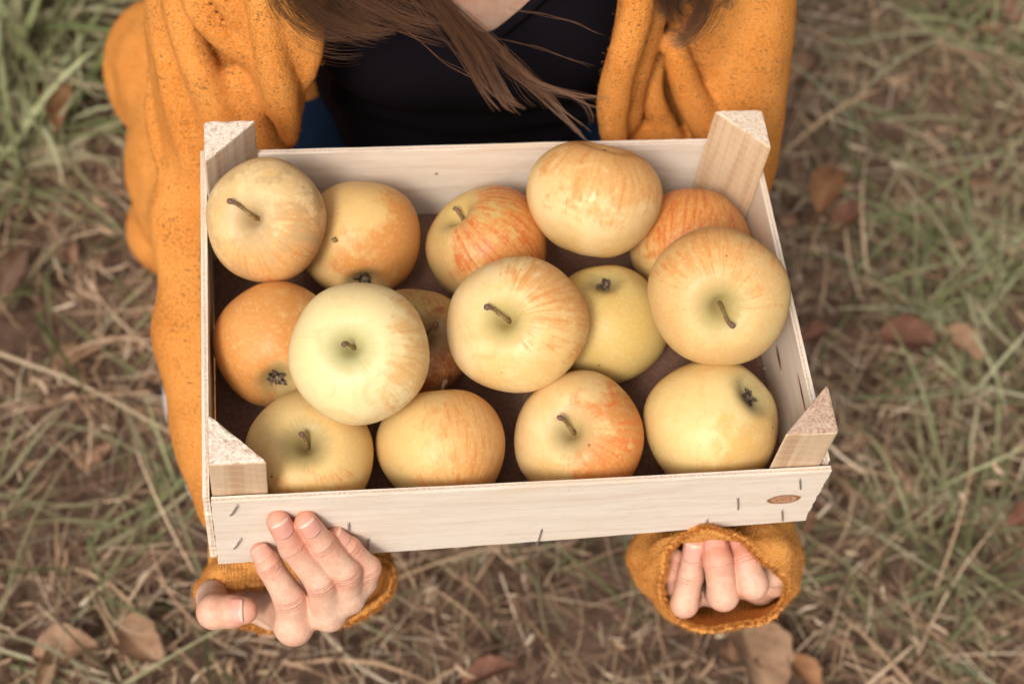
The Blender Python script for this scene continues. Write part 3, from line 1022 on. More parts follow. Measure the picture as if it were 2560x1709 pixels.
PM = [mat_post("post_wood_pale", (0.66, 0.53, 0.41), (0.52, 0.385, 0.27)), mat_post("post_wood_warm", (0.66, 0.47, 0.30), (0.54, 0.345, 0.195)),
      mat_post("post_wood_tan", (0.60, 0.43, 0.28), (0.50, 0.33, 0.20))]
EG = [mat_endgrain("end_grain_pale", (0.80, 0.68, 0.56), (0.48, 0.27, 0.17)), mat_endgrain("end_grain_brown", (0.72, 0.58, 0.45), (0.46, 0.31, 0.20)),
      mat_endgrain("end_grain_tan", (0.58, 0.41, 0.30), (0.30, 0.15, 0.09))]


def post(cx, cy, sx, sy, mats, height=POST, seed=0):
    """triangular prism with softened edges and a rough sawn top; right angle in the crate corner"""
    r = np.random.default_rng(seed)
    L = LEG
    rd = 0.003
    pts = []
    tri = [(0, 0), (L, 0), (0, L)]
    for k in range(3):
        p, a, b_ = np.array(tri[k]), np.array(tri[k - 1]), np.array(tri[(k + 1) % 3])
        da, db = norm(a - p), norm(b_ - p)
        q0, q1 = p + da * rd, p + db * rd
        for t in np.linspace(0, 1, 5):
            pts.append((1 - t) ** 2 * q0 + 2 * t * (1 - t) * p + t * t * q1)
        nn = 10
        e0, e1 = q1, np.array(tri[(k + 1) % 3]) + norm(p - b_) * rd
        for t in np.linspace(0, 1, nn)[1:-1]: pts.append((1 - t) * e0 + t * e1)
    pts = np.array(pts) * np.array([sx, sy])
    if sx * sy < 0: pts = pts[::-1]
    m = len(pts)
    zs = np.concatenate([np.linspace(0, 0.078 + height - 0.0012, 34), [0.078 + height - 0.0003]])
    V, n = [], len(zs)
    cen = pts.mean(0)
    for i, z in enumerate(zs):
        jit = r.normal(0, 0.00003, (m, 2)) + (0.0005 if i == n - 1 else 0) * (cen - pts) / 0.01
        V.append(np.hstack([pts + jit, np.full((m, 1), z) + (r.normal(0, 0.0003, (m, 1)) if i == n - 1 else 0)]))
    V = np.vstack(V)
    i = np.arange(n - 1)[:, None] * m; j = np.arange(m)[None]; j2 = (j + 1) % m
    q = np.stack([i + j, i + j2, i + m + j2, i + m + j], -1).reshape(-1, 4)
    # top: rings shrinking to the centre
    rings, base = [], (n - 1) * m
    prev = base; T = []
    Vt = [V]; k = len(V)
    for s in (0.8, 0.6, 0.4, 0.2):
        ring = cen + (pts - cen) * s
        Vt.append(np.hstack([ring, np.full((m, 1), 0.078 + height) + r.normal(0, 0.00012, (m, 1))]))
        jj = np.arange(m); jj2 = (jj + 1) % m
        T.append(np.stack([prev + jj, prev + jj2, k + jj2, k + jj], -1)); prev = k; k += m
    Vt.append(np.array([[cen[0], cen[1], 0.078 + height]])); c = k
    jj = np.arange(m)
    tri_ = np.stack([prev + jj, prev + (jj + 1) % m, np.full(m, c)], -1)
    T = np.vstack(T)
    fm = np.concatenate([np.zeros(len(q)), np.ones(len(T)), np.ones(len(tri_))])
    me = mesh("corner_post", np.vstack(Vt), [np.vstack([q, T]), tri_], False, None, fm)
    return obj("corner_post", me, mats, crate, (cx, cy, 0.0056 if False else 0.006 - 0.006))


e = CT + 0.0006
post(e, CD - e, 1, -1, [PM[0], EG[0]], seed=1)
post(CW - e, CD - e, -1, -1, [PM[1], EG[1]], seed=2)
post(e, e - 0.003, 1, 1, [PM[2], EG[0]], seed=3)
post(CW - e, e - 0.003, -1, 1, [PM[2], EG[2]], height=POST + 0.003, seed=4)


def staple_mesh(L):
    P = catmull([(0, 0.006, L / 2), (0, 0.0006, L / 2), (0, -0.0009, L / 2 - 0.001), (0, -0.0013, 0), (0, -0.0009, -L / 2 + 0.001), (0, 0.0006, -L / 2), (0, 0.006, -L / 2)], 19)
    V, q, t = tube(P, 0.00062, 6)
    return mesh("staple", V, [q, t], True)


SM = staple_mesh(0.0125); SM.materials.append(METAL)
for (u0, v0, u1, v1) in [(592, 1261, 576, 1286), (601, 1345, 585, 1369), (871, 1305, 872, 1332), (921, 1343, 920, 1373), (1354, 1321, 1341, 1361),
                         (1769, 1295, 1761, 1316), (1844, 1242, 1845, 1271), (1999, 1196, 2001, 1220), (1955, 1273, 1956, 1299)]:
    a, b_ = py(u0, v0, -0.0045), py(u1, v1, -0.0045)
    c = (a + b_) / 2; d = a - b_
    o = bpy.data.objects.new("staple", SM); COL.objects.link(o); o.parent = crate
    o.location = [float(x) for x in (c - CB)]
    o.rotation_euler = (0, math.atan2(d[0], d[2]), 0)
    o.scale = (1, 1, float(np.hypot(d[0], d[2]) / 0.0125))
# staple points that show inside the right board
for (y, z, rx) in ((sl_[2][0], sl_[2][1], 0.5),):
    o = bpy.data.objects.new("staple", SM); COL.objects.link(o); o.parent = crate
    o.location = [float(x) for x in (np.array([CW - CT + 0.0002, y, z]) - CB)]
    o.rotation_euler = (rx, 0, math.pi * 1.5)
    o.scale = (1, 1, 0.55)


# ------------------------------------------------------------------ apples
def apple_mesh(R, asp, taper, lobe, ds, dc, seed, ny=56, nx=72):
    r = np.random.default_rng(seed)
    ph = np.linspace(0, 1, ny); ph = np.pi * (ph - 0.10 * np.sin(2 * np.pi * ph))
    th = np.linspace(0, 2 * np.pi, nx, endpoint=False)
    PH, TH = np.meshgrid(ph[1:-1], th, indexing='ij')
    s, c = np.sin(PH), np.cos(PH)
    rr = s ** 0.94 * (1 + taper * c)
    rr *= 1 + lobe * np.cos(5 * TH + seed) * (0.35 + 0.65 * (c < 0) * c ** 2 + 0.25 * (c > 0) * c)
    n = np.zeros_like(PH)
    for k in range(1, 4):
        n += r.normal(0, 0.026 / k) * np.cos(k * TH + r.random() * 6.3) * s ** k + r.normal(0, 0.008) * np.cos(k * TH + 3 * PH + r.random() * 6)
    rr = rr * (1 + n)
    z = asp * c + 0.05 * r.normal() * s * np.cos(TH + r.random() * 6)
    z = z - ds * 0.75 * np.exp(-(rr / 0.30) ** 2) * (c > 0) - ds * 0.75 * np.exp(-(rr / 0.125) ** 2) * (c > 0)
    z = z + dc * np.exp(-(rr / 0.25) ** 2) * (c < 0)
    V = np.stack([rr * np.cos(TH), rr * np.sin(TH), z], -1).reshape(-1, 3)
    V = np.vstack([V, [[0, 0, asp - 1.5 * ds]], [[0, 0, -asp + dc]]])
    dirn = np.vstack([np.stack([s * np.cos(TH), s * np.sin(TH), c], -1).reshape(-1, 3), [[0, 0, 1]], [[0, 0, -1]]])
    ap = np.vstack([np.stack([np.cos(TH), np.sin(TH), c], -1).reshape(-1, 3), [[0, 0, 1]], [[0, 0, -1]]])
    m = ny - 2
    i = np.arange(m - 1)[:, None] * nx; j = np.arange(nx)[None]; j2 = (j + 1) % nx
    q = np.stack([i + j, i + nx + j, i + nx + j2, i + j2], -1).reshape(-1, 4)
    a, b_ = len(V) - 2, len(V) - 1
    j = np.arange(nx); j2 = (j + 1) % nx
    t = np.vstack([np.stack([np.full(nx, a), j, j2], -1), np.stack([np.full(nx, b_), (m - 1) * nx + j2, (m - 1) * nx + j], -1)])
    return mesh("apple", V * R, [q, t], True, {"ap": ('FLOAT_VECTOR', ap), "dirn": ('FLOAT_VECTOR', dirn)}), (asp - 1.45 * ds) * R, (-asp + dc) * R


YEL, CRM, GRN, OLV, TAN = (0.67, 0.43, 0.16), (0.75, 0.55, 0.285), (0.65, 0.465, 0.195), (0.51, 0.355, 0.12), (0.62, 0.375, 0.15)
ORG, ORL, RED, BRN = (0.59, 0.235, 0.055), (0.65, 0.335, 0.115), (0.50, 0.10, 0.018), (0.34, 0.105, 0.03)
# centre (crate frame), R, axis offset in the photo (du,dv)/R, axis kind (+ stem shows, - calyx shows), stem (length, lean, image dir) or None,
# aspect, blush dir (image du,dv), then material params, label
APPLES = [
    dict(c=(0.0432, 0.1922, 0.0064), R=.0394, ax=(-.36, -.06), s=1, stem=(.021, .85, (-42, -42)), asp=.86, bl=(.3, 1.0), base=TAN, base2=CRM, blush=ORL, red=ORG, am=.55, st=.25, ru=.60, sp=.3, cav=(.50, .36, .19),
         lab="russeted apple with a long curved stem in the back left corner of the crate"),
    dict(c=(0.1040, 0.2030, -0.035), R=.0416, ax=(.06, .78), s=-1, stem=None, asp=.90, bl=(.75, .1), base=YEL, base2=TAN, blush=ORG, red=ORG, am=.56, st=.2, ru=.34, sp=.6, cav=OLV,
         lab="yellow and orange apple with a brown wart, right beside the russeted corner apple"),
    dict(c=(0.189, 0.1942, -0.0346), R=.0416, ax=(-.60, -.66), s=1, stem=(.011, .2, (-.2, -1)), asp=.92, bl=(.75, -.1), base=OLV, base2=TAN, blush=ORG, red=RED, am=.68, st=.75, ru=.28, sp=.5, cav=OLV,
         lab="olive apple with red stripes and tilted stub stem, mid back board"),
    dict(c=(0.2588, 0.2029, 0.0051), R=.0443, ax=(.22, -.965), s=1, stem=(.006, .1, (0, -1)), asp=.88, bl=(.35, -1.1), base=YEL, base2=CRM, blush=ORL, red=ORG, am=.52, st=.25, ru=.2, sp=.35, cav=TAN,
         lab="big pale orange apple lying on its side, highest against the back board"),
    dict(c=(0.3295, 0.1911, -0.0334), R=.0412, ax=(-.1, .97), s=1, stem=None, asp=.92, bl=(.2, -.4), base=YEL, base2=TAN, blush=ORG, red=RED, am=.76, st=.35, ru=.05, sp=.1, cav=OLV,
         lab="deep orange apple tucked in the back right corner beneath two bigger apples"),
    dict(c=(0.3216, 0.1106, 0.0244), R=.0445, ax=(.11, .21), s=1, stem=(.018, .7, (22, 50)), asp=.86, bl=(.0, -.8), base=TAN, base2=GRN, blush=ORL, red=ORG, am=.50, st=.6, ru=.3, sp=.35, cav=(.40, .33, .13),
         lab="large streaky apple with stem pointing down, leaning on the right end board"),
    dict(c=(0.2625, 0.1316, -0.0353), R=.0410, ax=(-.04, -.76), s=-1, stem=None, asp=.92, bl=(-1, 1), base=(.56, .385, .12), base2=(.56, .40, .135), blush=TAN, red=TAN, am=.10, st=.1, ru=.10, sp=.7, cav=OLV,
         lab="plain olive-yellow apple with black calyx, left of the large streaky apple"),
    dict(c=(0.1954, 0.1094, 0.0015), R=.044, ax=(-.19, -.12), s=1, stem=(.018, .75, (-47, -38)), asp=.86, bl=(1.0, -.35), base=YEL, base2=CRM, blush=ORL, red=ORG, am=.40, st=.75, ru=.05, sp=.4, cav=(.46, .37, .14),
         lab="cream apple with orange stripes on one side and a leaning stem, dead centre"),
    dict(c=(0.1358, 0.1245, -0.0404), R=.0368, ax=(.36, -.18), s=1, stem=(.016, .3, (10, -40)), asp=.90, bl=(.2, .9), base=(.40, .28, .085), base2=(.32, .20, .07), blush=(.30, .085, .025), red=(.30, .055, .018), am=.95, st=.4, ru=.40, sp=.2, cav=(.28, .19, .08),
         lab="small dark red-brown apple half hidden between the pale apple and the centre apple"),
    dict(c=(0.0953, 0.0781, 0.027), R=.0424, ax=(-.19, -.14), s=1, stem=(.012, .12, (-1, -.5)), asp=.86, bl=(.9, -.1), base=(.75, .57, .275), base2=(.74, .59, .315), blush=(.70, .42, .16), red=ORL, am=.26, st=.5, ru=.02, sp=.4, cav=(.44, .42, .19),
         lab="palest cream-yellow apple with a short straight stem, on top of the left half"),
    dict(c=(0.0456, 0.1222, -0.0339), R=.0406, ax=(.0, .64), s=-1, stem=None, asp=.92, bl=(-.7, -.4), base=YEL, base2=TAN, blush=ORG, red=ORG, am=.78, st=.25, ru=.16, sp=.3, cav=OLV,
         lab="orange apple touching the left end board, star-shaped calyx at its lower side"),
    dict(c=(0.0639, 0.0435, -0.0355), R=.0400, ax=(-.09, -.20), s=1, stem=(.014, .35, (-8, -40)), asp=.90, bl=(.1, 1.0), base=YEL, base2=GRN, blush=ORL, red=ORG, am=.30, st=.5, ru=.08, sp=.4, cav=(.30, .24, .10),
         lab="greenish yellow apple with a short upright stem, beside the front left corner post"),
    dict(c=(0.1474, 0.0425, -0.0346), R=.0406, ax=(.12, .975), s=-1, stem=None, asp=.93, bl=(.75, -.1), base=YEL, base2=GRN, blush=ORL, red=ORG, am=.62, st=.15, ru=.22, sp=.3, cav=OLV,
         lab="smooth yellow apple blushing orange, no stem in view, second from left in front row"),
    dict(c=(0.2333, 0.0453, -0.0337), R=.0412, ax=(-.17, -.14), s=1, stem=(.018, .5, (-26, -50)), asp=.88, bl=(1.0, .35), base=YEL, base2=CRM, blush=ORG, red=(.66, .16, .03), am=.60, st=.2, ru=.22, sp=.5, cav=(.46, .36, .16),
         lab="front row apple with one vivid orange-red cheek and a pale stem"),
    dict(c=(0.3211, 0.0486, -0.0315), R=.0438, ax=(.64, -.50), s=-1, stem=None, asp=.93, bl=(.8, .6), base=(.69, .48, .19), base2=(.71, .53, .235), blush=(.66, .40, .12), red=TAN, am=.3, st=.05, ru=.03, sp=.3, cav=OLV,
         lab="clean golden yellow apple with a dark calyx, in the front right corner"),
]
TOCAM = lambda c: norm(C0 - np.asarray(c))
for i, A in enumerate(APPLES):
    c = np.array(A['c']); R = A['R']
    f = TOCAM(c)
    rt = norm(R0[0] - f * (R0[0] @ f)); dn = np.cross(rt, f) * -1
    if dn @ R0[1] < 0: dn = -dn
    img = lambda du, dv, w=None: norm(du * rt + dv * dn + (math.sqrt(max(0, 1 - du * du - dv * dv)) if w is None else w) * f)
    axis = img(*A['ax']) * A['s']
    ds, dc = (0.30, 0.10) if A['s'] > 0 else (0.26, 0.19)
    me, zs, zc = apple_mesh(R, A['asp'], 0.05 if i % 3 else 0.09, 0.03, ds, dc, i + 1)
    # local frame with z = axis
    x = norm(np.cross(axis, [0.31, 0.77, 0.2])); y = np.cross(axis, x)
    Rm = np.stack([x, y, axis], 1)
    bl = Rm.T @ img(A['bl'][0] * .75, A['bl'][1] * .75, 0.35)
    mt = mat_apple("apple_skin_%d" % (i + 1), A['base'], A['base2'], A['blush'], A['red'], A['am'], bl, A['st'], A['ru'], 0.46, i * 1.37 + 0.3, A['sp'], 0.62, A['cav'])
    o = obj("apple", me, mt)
    mw = Matrix.Identity(4)
    for a in range(3):
        for b_ in range(3): mw[a][b_] = float(Rm[a, b_])
        mw[a][3] = float(c[a] + OFF[a])
    o.matrix_world = mw
    tag(o, A['lab'], "apple", "apples in the crate")
    L, lean, dr = A['stem'] if A['stem'] else (0.016, 0.3, (0.3, -1))
    tl = Rm.T @ norm(dr[0] * rt + dr[1] * dn)
    tl = norm(tl - np.array([0, 0, tl[2]])) if np.linalg.norm(tl[:2]) > 0.05 else np.array([1.0, 0, 0])
    b0 = np.array([0, 0, zs - 0.0015])
    d1 = norm(np.array([0, 0, 1]) * math.cos(lean) + tl * math.sin(lean))
    bend = norm(np.array([0, 0, 1]) + 0.3 * tl)
    b1 = b0 + np.array([0, 0, 1]) * R * 0.20 + 0.0008 * tl
    rk = np.random.default_rng(300 + i); kn = rk.normal(1, .09, 14); P = catmull([b0, b1, b1 + L * 0.4 * d1, b1 + L * 0.72 * norm(d1 + 0.10 * bend), b1 + L * norm(d1 + 0.15 * np.cross(d1, tl))], 14)
    L *= .66; rad = np.interp(np.linspace(0, 1, 14), [0, .12, .5, .82, .93, 1], [.0020, .0014, .0011, .0013, .0019, .0014]) * kn
    V, q, t = tube(P, rad, 9)
    al = np.concatenate([np.repeat(np.linspace(0, 1, 14), 9), [0, 1]])
    obj("stem", mesh("stem", V, [q, t], True, {"along": ('FLOAT', al)}), STEM, o)
    # calyx: shrivelled sepals round a dark tuft
    r = np.random.default_rng(100 + i); J = Join()
    for k in range(6):
        a = k / 6 * 6.28 + r.normal(0, .25); Ls = r.uniform(.0050, .0095)
        rd = np.array([math.cos(a), math.sin(a), 0]); sd_ = np.array([-math.sin(a), math.cos(a), 0])
        n = 7; tt_ = np.linspace(0, 1, n); up = r.uniform(-.003, .002)
        Pm = np.array([0, 0, zc - 0.0004]) + rd * (0.0008 + Ls * tt_[:, None]) + np.array([0, 0, -1]) * (0.0019 * np.sin(tt_ * 2.2) + up * tt_ ** 2)[:, None] + sd_ * (r.normal(0, .0012) * tt_ ** 2)[:, None]
        wd_ = np.array([.0014, .0021, .0020, .0016, .0011, .0006, .0001])[:, None]
        cup = np.array([0, 0, -1]) * 0.0007
        V = np.stack([Pm - sd_ * wd_ + cup, Pm, Pm + sd_ * wd_ + cup], 1).reshape(-1, 3)
        V = np.vstack([V, V + np.array([0, 0, .0004])])
        g = np.arange(n * 3).reshape(n, 3)
        q = np.stack([g[:-1, :-1], g[1:, :-1], g[1:, 1:], g[:-1, 1:]], -1).reshape(-1, 4)
        J.add(V, np.vstack([q[:, ::-1], q + n * 3]))
    for k in range(16):
        a = r.random() * 6.28; d_ = np.array([math.cos(a) * .8, math.sin(a) * .8, -1]); q0 = r.uniform(0, .0018)
        st_ = np.array([math.cos(a) * q0, math.sin(a) * q0, zc + .0012])
        V, q, t = tube(np.array([st_, st_ + d_ * .0018, st_ + d_ * r.uniform(.003, .0058)]), [.0005, .0004, .0002], 4); J.add(V, q, t)
    v, fs = J.get()
    obj("calyx", mesh("calyx", v, fs, True), CALYX, o)
    if i == 1:   # brown wart on the skin
        w = Rm.T @ img(-.40, -.02) * R * 1.0
        V = np.array([[math.cos(a) * math.sin(p), math.sin(a) * math.sin(p), math.cos(p)] for p in np.linspace(0.01, math.pi - .01, 8) for a in np.linspace(0, 6.28, 10, endpoint=False)]) * (.0019, .0019, .0016)
        V = V + np.random.default_rng(4).normal(0, .0003, V.shape)
        ii = np.arange(7)[:, None] * 10; jj = np.arange(10)[None]
        q = np.stack([ii + jj, ii + 10 + jj, ii + 10 + (jj + 1) % 10, ii + (jj + 1) % 10], -1).reshape(-1, 4)
        obj("wart", mesh("wart", V, q, True, {"along": ('FLOAT', np.full(len(V), .3))}), STEM, o, w)

# ------------------------------------------------------------------ the person
PO = np.array([0.2, 0.46, GZ])                 # person origin in the crate frame
person = empty("person", PO + OFF)
tag(person, "person kneeling in a flecked orange cardigan, black top and jeans, holding the crate from below", "person")


def child(name, V, faces, mat, parent=None, attrs=None, smooth=True):
    return obj(name, mesh(name, V - PO, faces, smooth, attrs), mat, parent or person)


def hand(fingers, thumb, palm, wrist, lo, hi, h=0.0009, bulge=1.05):
    """fingers: list of (points, radii) from tip to MCP; one continuous hand by smooth unions"""
    G = SDF(lo, hi, h)
    # palm and wrist
    for (p, q, r, r2) in palm: G.cone(p, q, r, r2, 0.006)
    for (P, r) in fingers:
        F = SDF(lo, hi, h)
        F.chain(P, r, 0.003)
        # knuckle pads
        hh = np.maximum(0.0012 - np.abs(G.D - F.D), 0) / 0.0012
        base = np.minimum(G.D, F.D) - hh * hh * 0.0012 * 0.25
        # wide blend only near the MCP
        k = 0.006
        h2 = np.maximum(k - np.abs(G.D - F.D), 0) / k
        wide = np.minimum(G.D, F.D) - h2 * h2 * k * 0.25
        X, Y, Z = [s_.astype(np.float32) for s_ in np.meshgrid(*[G.lo[a] + np.arange(G.shape[a]) * h for a in range(3)], indexing='ij', sparse=True)]
        dm = np.sqrt((X - P[-1][0]) ** 2 + (Y - P[-1][1]) ** 2 + (Z - P[-1][2]) ** 2)
        w = np.clip((dm - 0.012) / 0.014, 0, 1)
        G.D = wide * (1 - w) + base * w
    F = SDF(lo, hi, h)
    F.chain(thumb[0], thumb[1], 0.004)
    G.merge(F, 0.006)
    V, Q = G.nets()
    return relax(V, Q, 1, 0.4), Q


def skin_attrs(V, joints, tips):
    red = np.zeros(len(V)); cr = np.zeros(len(V))
    for (p, d, r, offs) in joints:
        p, d = np.asarray(p), norm(d)
        rel = V - p; al = rel @ d; rad = np.linalg.norm(rel - al[:, None] * d, axis=1)
        near = np.exp(-(np.maximum(rad - r * 1.25, 0) / 0.002) ** 2)
        dors = np.clip((rel - al[:, None] * d) @ norm(C0 - p) / r * 1.6 - .25, 0, 1)
        red += 0.45 * near * np.exp(-(al / 0.008) ** 2)
        for o_ in offs: cr += (0.45 + 0.55 * np.sin(rad * 700 + al * 300 + r * 9e3)) * near * dors * np.exp(-((al - o_ + 0.0007 * np.sin(rad * 900)) / 0.00055) ** 2)
    for (p, r) in tips:
        red += 0.95 * np.exp(-(np.linalg.norm(V - np.asarray(p), axis=1) / (r * 2.0)) ** 2)
    return np.clip(red, 0, 1), np.clip(cr, 0, 1)


def nail_mesh(tip, dip, r, r2, up, wfrac=0.74, lfrac=1.7, side=0.0, lift=1.01, start=-0.12, plate=0.00022):
    """curved nail plate over the last joint; up = direction the nail faces"""
    ax = norm(np.asarray(tip) - np.asarray(dip))
    n = norm(up - ax * (up @ ax)); b_ = np.cross(ax, n)
    n, b_ = math.cos(side) * n + math.sin(side) * b_, math.cos(side) * b_ - math.sin(side) * n
    nu, nv = 10, 9
    u = np.linspace(0, 1, nu); v = np.linspace(-1, 1, nv)
    V, al = [], []
    for a in u:
        wd = wfrac * (math.sqrt(max(0.0, 1 - (1 - min(a / 0.35, 1)) ** 2)) * 0.25 + 0.75) * (1 - 0.12 * max(0, a - 0.8) / 0.2)
        l = (a - 0.62) * lfrac * r + r * start
        for s in v:
            # rounded base
            ll = l + (0.16 * r * s * s * (1 - a)) - 0.12 * r * s * s * a
            ang = s * wd * 1.22
            drop = max(0.0, ll) ** 2 / (r * 2.0)
            rr_ = r + (r2 - r) * min(max(-ll / np.linalg.norm(np.asarray(tip) - np.asarray(dip)), 0), 1) + plate
            V.append(np.asarray(tip) + ax * ll + rr_ * lift * (n * math.cos(ang) * 0.97 + b_ * math.sin(ang)) - n * drop)
            al.append(a)
    g = np.arange(nu * nv).reshape(nu, nv)
    q = np.stack([g[:-1, :-1], g[1:, :-1], g[1:, 1:], g[:-1, 1:]], -1).reshape(-1, 4)
    V = np.array(V); N = len(V)
    V2 = V - n * 0.0016
    e = np.concatenate([g[0, :], g[1:, -1], g[-1, ::-1][1:], g[::-1, 0][1:]])
    rim = np.stack([e[:-1], e[1:], e[1:] + N, e[:-1] + N], -1)
    return np.vstack([V, V2]), np.vstack([q, q[:, ::-1] + N, rim]), np.concatenate([al, al])


def lerp(a, b_, t): return np.asarray(a) * (1 - t) + np.asarray(b_) * t


# --- hand with the visible thumb (photo left)
fa = [([py(652, 1381, -.0095), py(674, 1414, -.018), py(724, 1494, -.031), py(735, 1564, -.041)], [.0066, .0079, .0098, .0113]),
      ([py(696, 1303, -.0090), py(733, 1367, -.0165), py(803, 1450, -.029), py(822, 1532, -.037)], [.0072, .0084, .0098, .0106]),
      ([py(765, 1303, -.0090), py(807, 1359, -.0155), py(865, 1430, -.026), py(872, 1494, -.032)], [.0069, .0079, .0091, .0094]),
      ([py(839, 1339, -.0085), py(876, 1370, -.0130), py(920, 1421, -.020), py(908, 1452, -.023)], [.0059, .0066, .0079, .0080])]
wrA = pd(705, 1412, 1.180)
mcps = [f[0][-1] for f in fa]
palmA = [(m_, lerp(m_, wrA, 0.62), a_, b_) for m_, a_, b_ in zip(mcps, (.0110, .0102, .0090, .0076), (.0145, .0145, .0135, .0120))] + [(lerp(m_, wrA, 0.5), wrA, b_, .019) for m_, b_ in zip(mcps, (.014, .014, .013, .0115))]
palmA += [(lerp(mcps[0], wrA, .12), lerp(mcps[1], wrA, .12), .0095, .009), (lerp(mcps[1], wrA, .12), lerp(mcps[2], wrA, .12), .009, .008), (lerp(mcps[2], wrA, .12), lerp(mcps[3], wrA, .12), .008, .007), (lerp(mcps[0], wrA, .35), pd(600, 1480, 1.135), .013, .012),
          (pd(655, 1500, 1.118), lerp(mcps[1], wrA, .4), .011, .014),
          (pd(640, 1505, 1.112), lerp(mcps[0], wrA, .06), .0085, .0112), (pd(600, 1500, 1.115), pd(680, 1535, 1.112), .009, .0105)]
palmA.append((wrA, pd(640, 1270, 1.212), .018, .018))
thA = ([pd(611, 1525, 1.058), pd(578, 1528, 1.060), pd(536, 1528, 1.066), pd(532, 1490, 1.096), pd(590, 1455, 1.140), wrA], [.0086, .0098, .0106, .0102, .0125, .014])
allp = np.array([p for f in fa for p in f[0]] + list(thA[0]) + [pd(640, 1270, 1.212)])
VA, QA = hand(fa, thA, palmA, wrA, allp.min(0) - .03, allp.max(0) + .03, bulge=1.0)
ja, ta = [], []
for (P, r) in fa:
    ja.append((P[1], P[0] - P[2], r[1], (-.0016, .0, .0014))); ja.append((P[2], P[1] - P[3], r[2], (-.003, -.001, .0015, .003))); ta.append((P[0], r[0]))
ja.append((thA[0][2], thA[0][1] - thA[0][3], thA[1][2], (-.002, .001))); ta.append((thA[0][0], thA[1][0]))

# --- hand curled inside the sleeve (photo right)
fbq = [([py(1736, 1362, -.0060), py(1727, 1436, -.018), py(1711, 1508, -.030), pd(1722, 1478, 1.165)], [.0073, .0084, .0091, .0096]),
       ([py(1786, 1348, -.0060), py(1795, 1402, -.020), py(1808, 1487, -.036), pd(1792, 1470, 1.168)], [.0082, .0094, .0101, .0105]),
       ([py(1845, 1356, -.0060), py(1862, 1398, -.018), py(1882, 1459, -.033), pd(1860, 1450, 1.165)], [.0080, .0093, .0099, .0104]),
       ([pd(1690, 1390, 1.125), pd(1678, 1432, 1.132), pd(1678, 1470, 1.142), pd(1694, 1465, 1.17)], [.0056, .0062, .0072, .0082])]
wrB = pd(1795, 1372, 1.195)
mb = [f[0][-1] for f in fbq]
palmB = [(m_, lerp(m_, wrB, 0.6), .0100, .0140) for m_ in mb] + [(lerp(m_, wrB, .45), wrB, .0145, .017) for m_ in mb]
palmB += [(mb[0], mb[1], .0105, .0105), (mb[1], mb[2], .0105, .010), (mb[0], mb[3], .009, .008), (wrB, pd(1795, 1255, 1.212), .018, .018)]
thB = ([pd(1925, 1405, 1.120), pd(1940, 1428, 1.124), pd(1938, 1452, 1.140), pd(1900, 1465, 1.170), wrB], [.0082, .0092, .0098, .012, .016])
allp = np.array([p for f in fbq for p in f[0]] + list(thB[0]) + [pd(1795, 1255, 1.212)])
VB, QB = hand(fbq, thB, palmB, wrB, allp.min(0) - .03, allp.max(0) + .03, bulge=0.98)
jb, tb = [], []
for (P, r) in fbq:
    jb.append((P[1], P[0] - P[2], r[1], (-.0012, .0012))); jb.append((P[2], P[1] - P[3], r[2], (-.004, -.002, .000, .002))); tb.append((P[0], r[0]))

# --- trunk, neck, head and arms of the same body
SHA, SHB = np.array([0.015, 0.44, 0.115]), np.array([0.385, 0.44, 0.115])
ELA, ELB = pd(520, 830, 1.235), pd(1795, 830, 1.30)
HD = np.array([0.205, 0.385, 0.315])
G = SDF((-0.12, 0.0, -0.5), (0.52, 0.72, 0.50), 0.0042)
G.chain([(0.2, .56, -.36), (0.2, .51, -.20), (0.2, .47, -.02), (0.2, .45, .09)], [.092, .080, .098, .085], 0.05)
G.cone((0.11, .46, .07), (0.29, .46, .07), .075, .075, 0.05)
for sgn, sh in ((-1, SHA), (1, SHB)):
    G.cone((0.2 + sgn * .08, .455, .10), sh, .050, .040, 0.04)
    G.ell((0.2 + sgn * .062, .395, -.03), (.052, .045, .05), 0.04)
G.chain([SHA, pd(560, 260, 1.245), pd(545, 480, 1.245), ELA, wrA], [.036, .030, .026, .024, .019], .02); G.chain([SHB, pd(1780, 60, 1.275), pd(1770, 260, 1.315), pd(1760, 500, 1.335), ELB, wrB], [.036, .030, .028, .026, .024, .019], .02)
G.chain([(0.2, .45, .12), (0.202, .435, .21)], [.056, .05], 0.04)
# head bowed a little: forward is -y and down
hf, hu = norm((0, -0.86, -0.5)), norm((0, -0.5, 0.86)); hx = np.array([1.0, 0, 0])
hp = lambda a, b_, c: HD + hx * a + hu * b_ + hf * c
rotm = np.stack([hx, hu, hf])
G.ell(hp(0, .025, -.015), (.074, .095, .092), 0.02, rotm)
G.ell(hp(0, -.035, .02), (.058, .075, .068), 0.03, rotm)
G.cone(hp(0, -.095, .055), hp(0, -.085, .06), .02, .024, 0.03)
G.cone(hp(0, .012, .078), hp(0, -.03, .094), .007, .0115, 0.012)
for sx in (-1, 1):
    G.ell(hp(sx * .011, -.034, .088), (.008, .007, .008), 0.006, rotm)
    G.ell(hp(sx * .076, -.01, -.012), (.010, .030, .017), 0.006, rotm)
    G.cone(hp(sx * .018, .032, .078), hp(sx * .045, .030, .066), .007, .006, 0.012)
    G.ell(hp(sx * .04, -.025, .062), (.022, .018, .018), 0.02, rotm)
G.cone(hp(-.02, -.060, .079), hp(.02, -.060, .079), .006, .006, 0.005)
G.cone(hp(-.017, -.070, .078), hp(.017, -.070, .078), .0068, .0068, 0.005)
VT, QT = G.nets(); VT = relax(VT, QT, 1, .5)
J = Join(); J.add(VT, QT); J.add(VA, QA); J.add(VB, QB)
v, f = J.get()
ra, ca = skin_attrs(VA, ja, ta); rb_, cb_ = skin_attrs(VB, jb, tb)
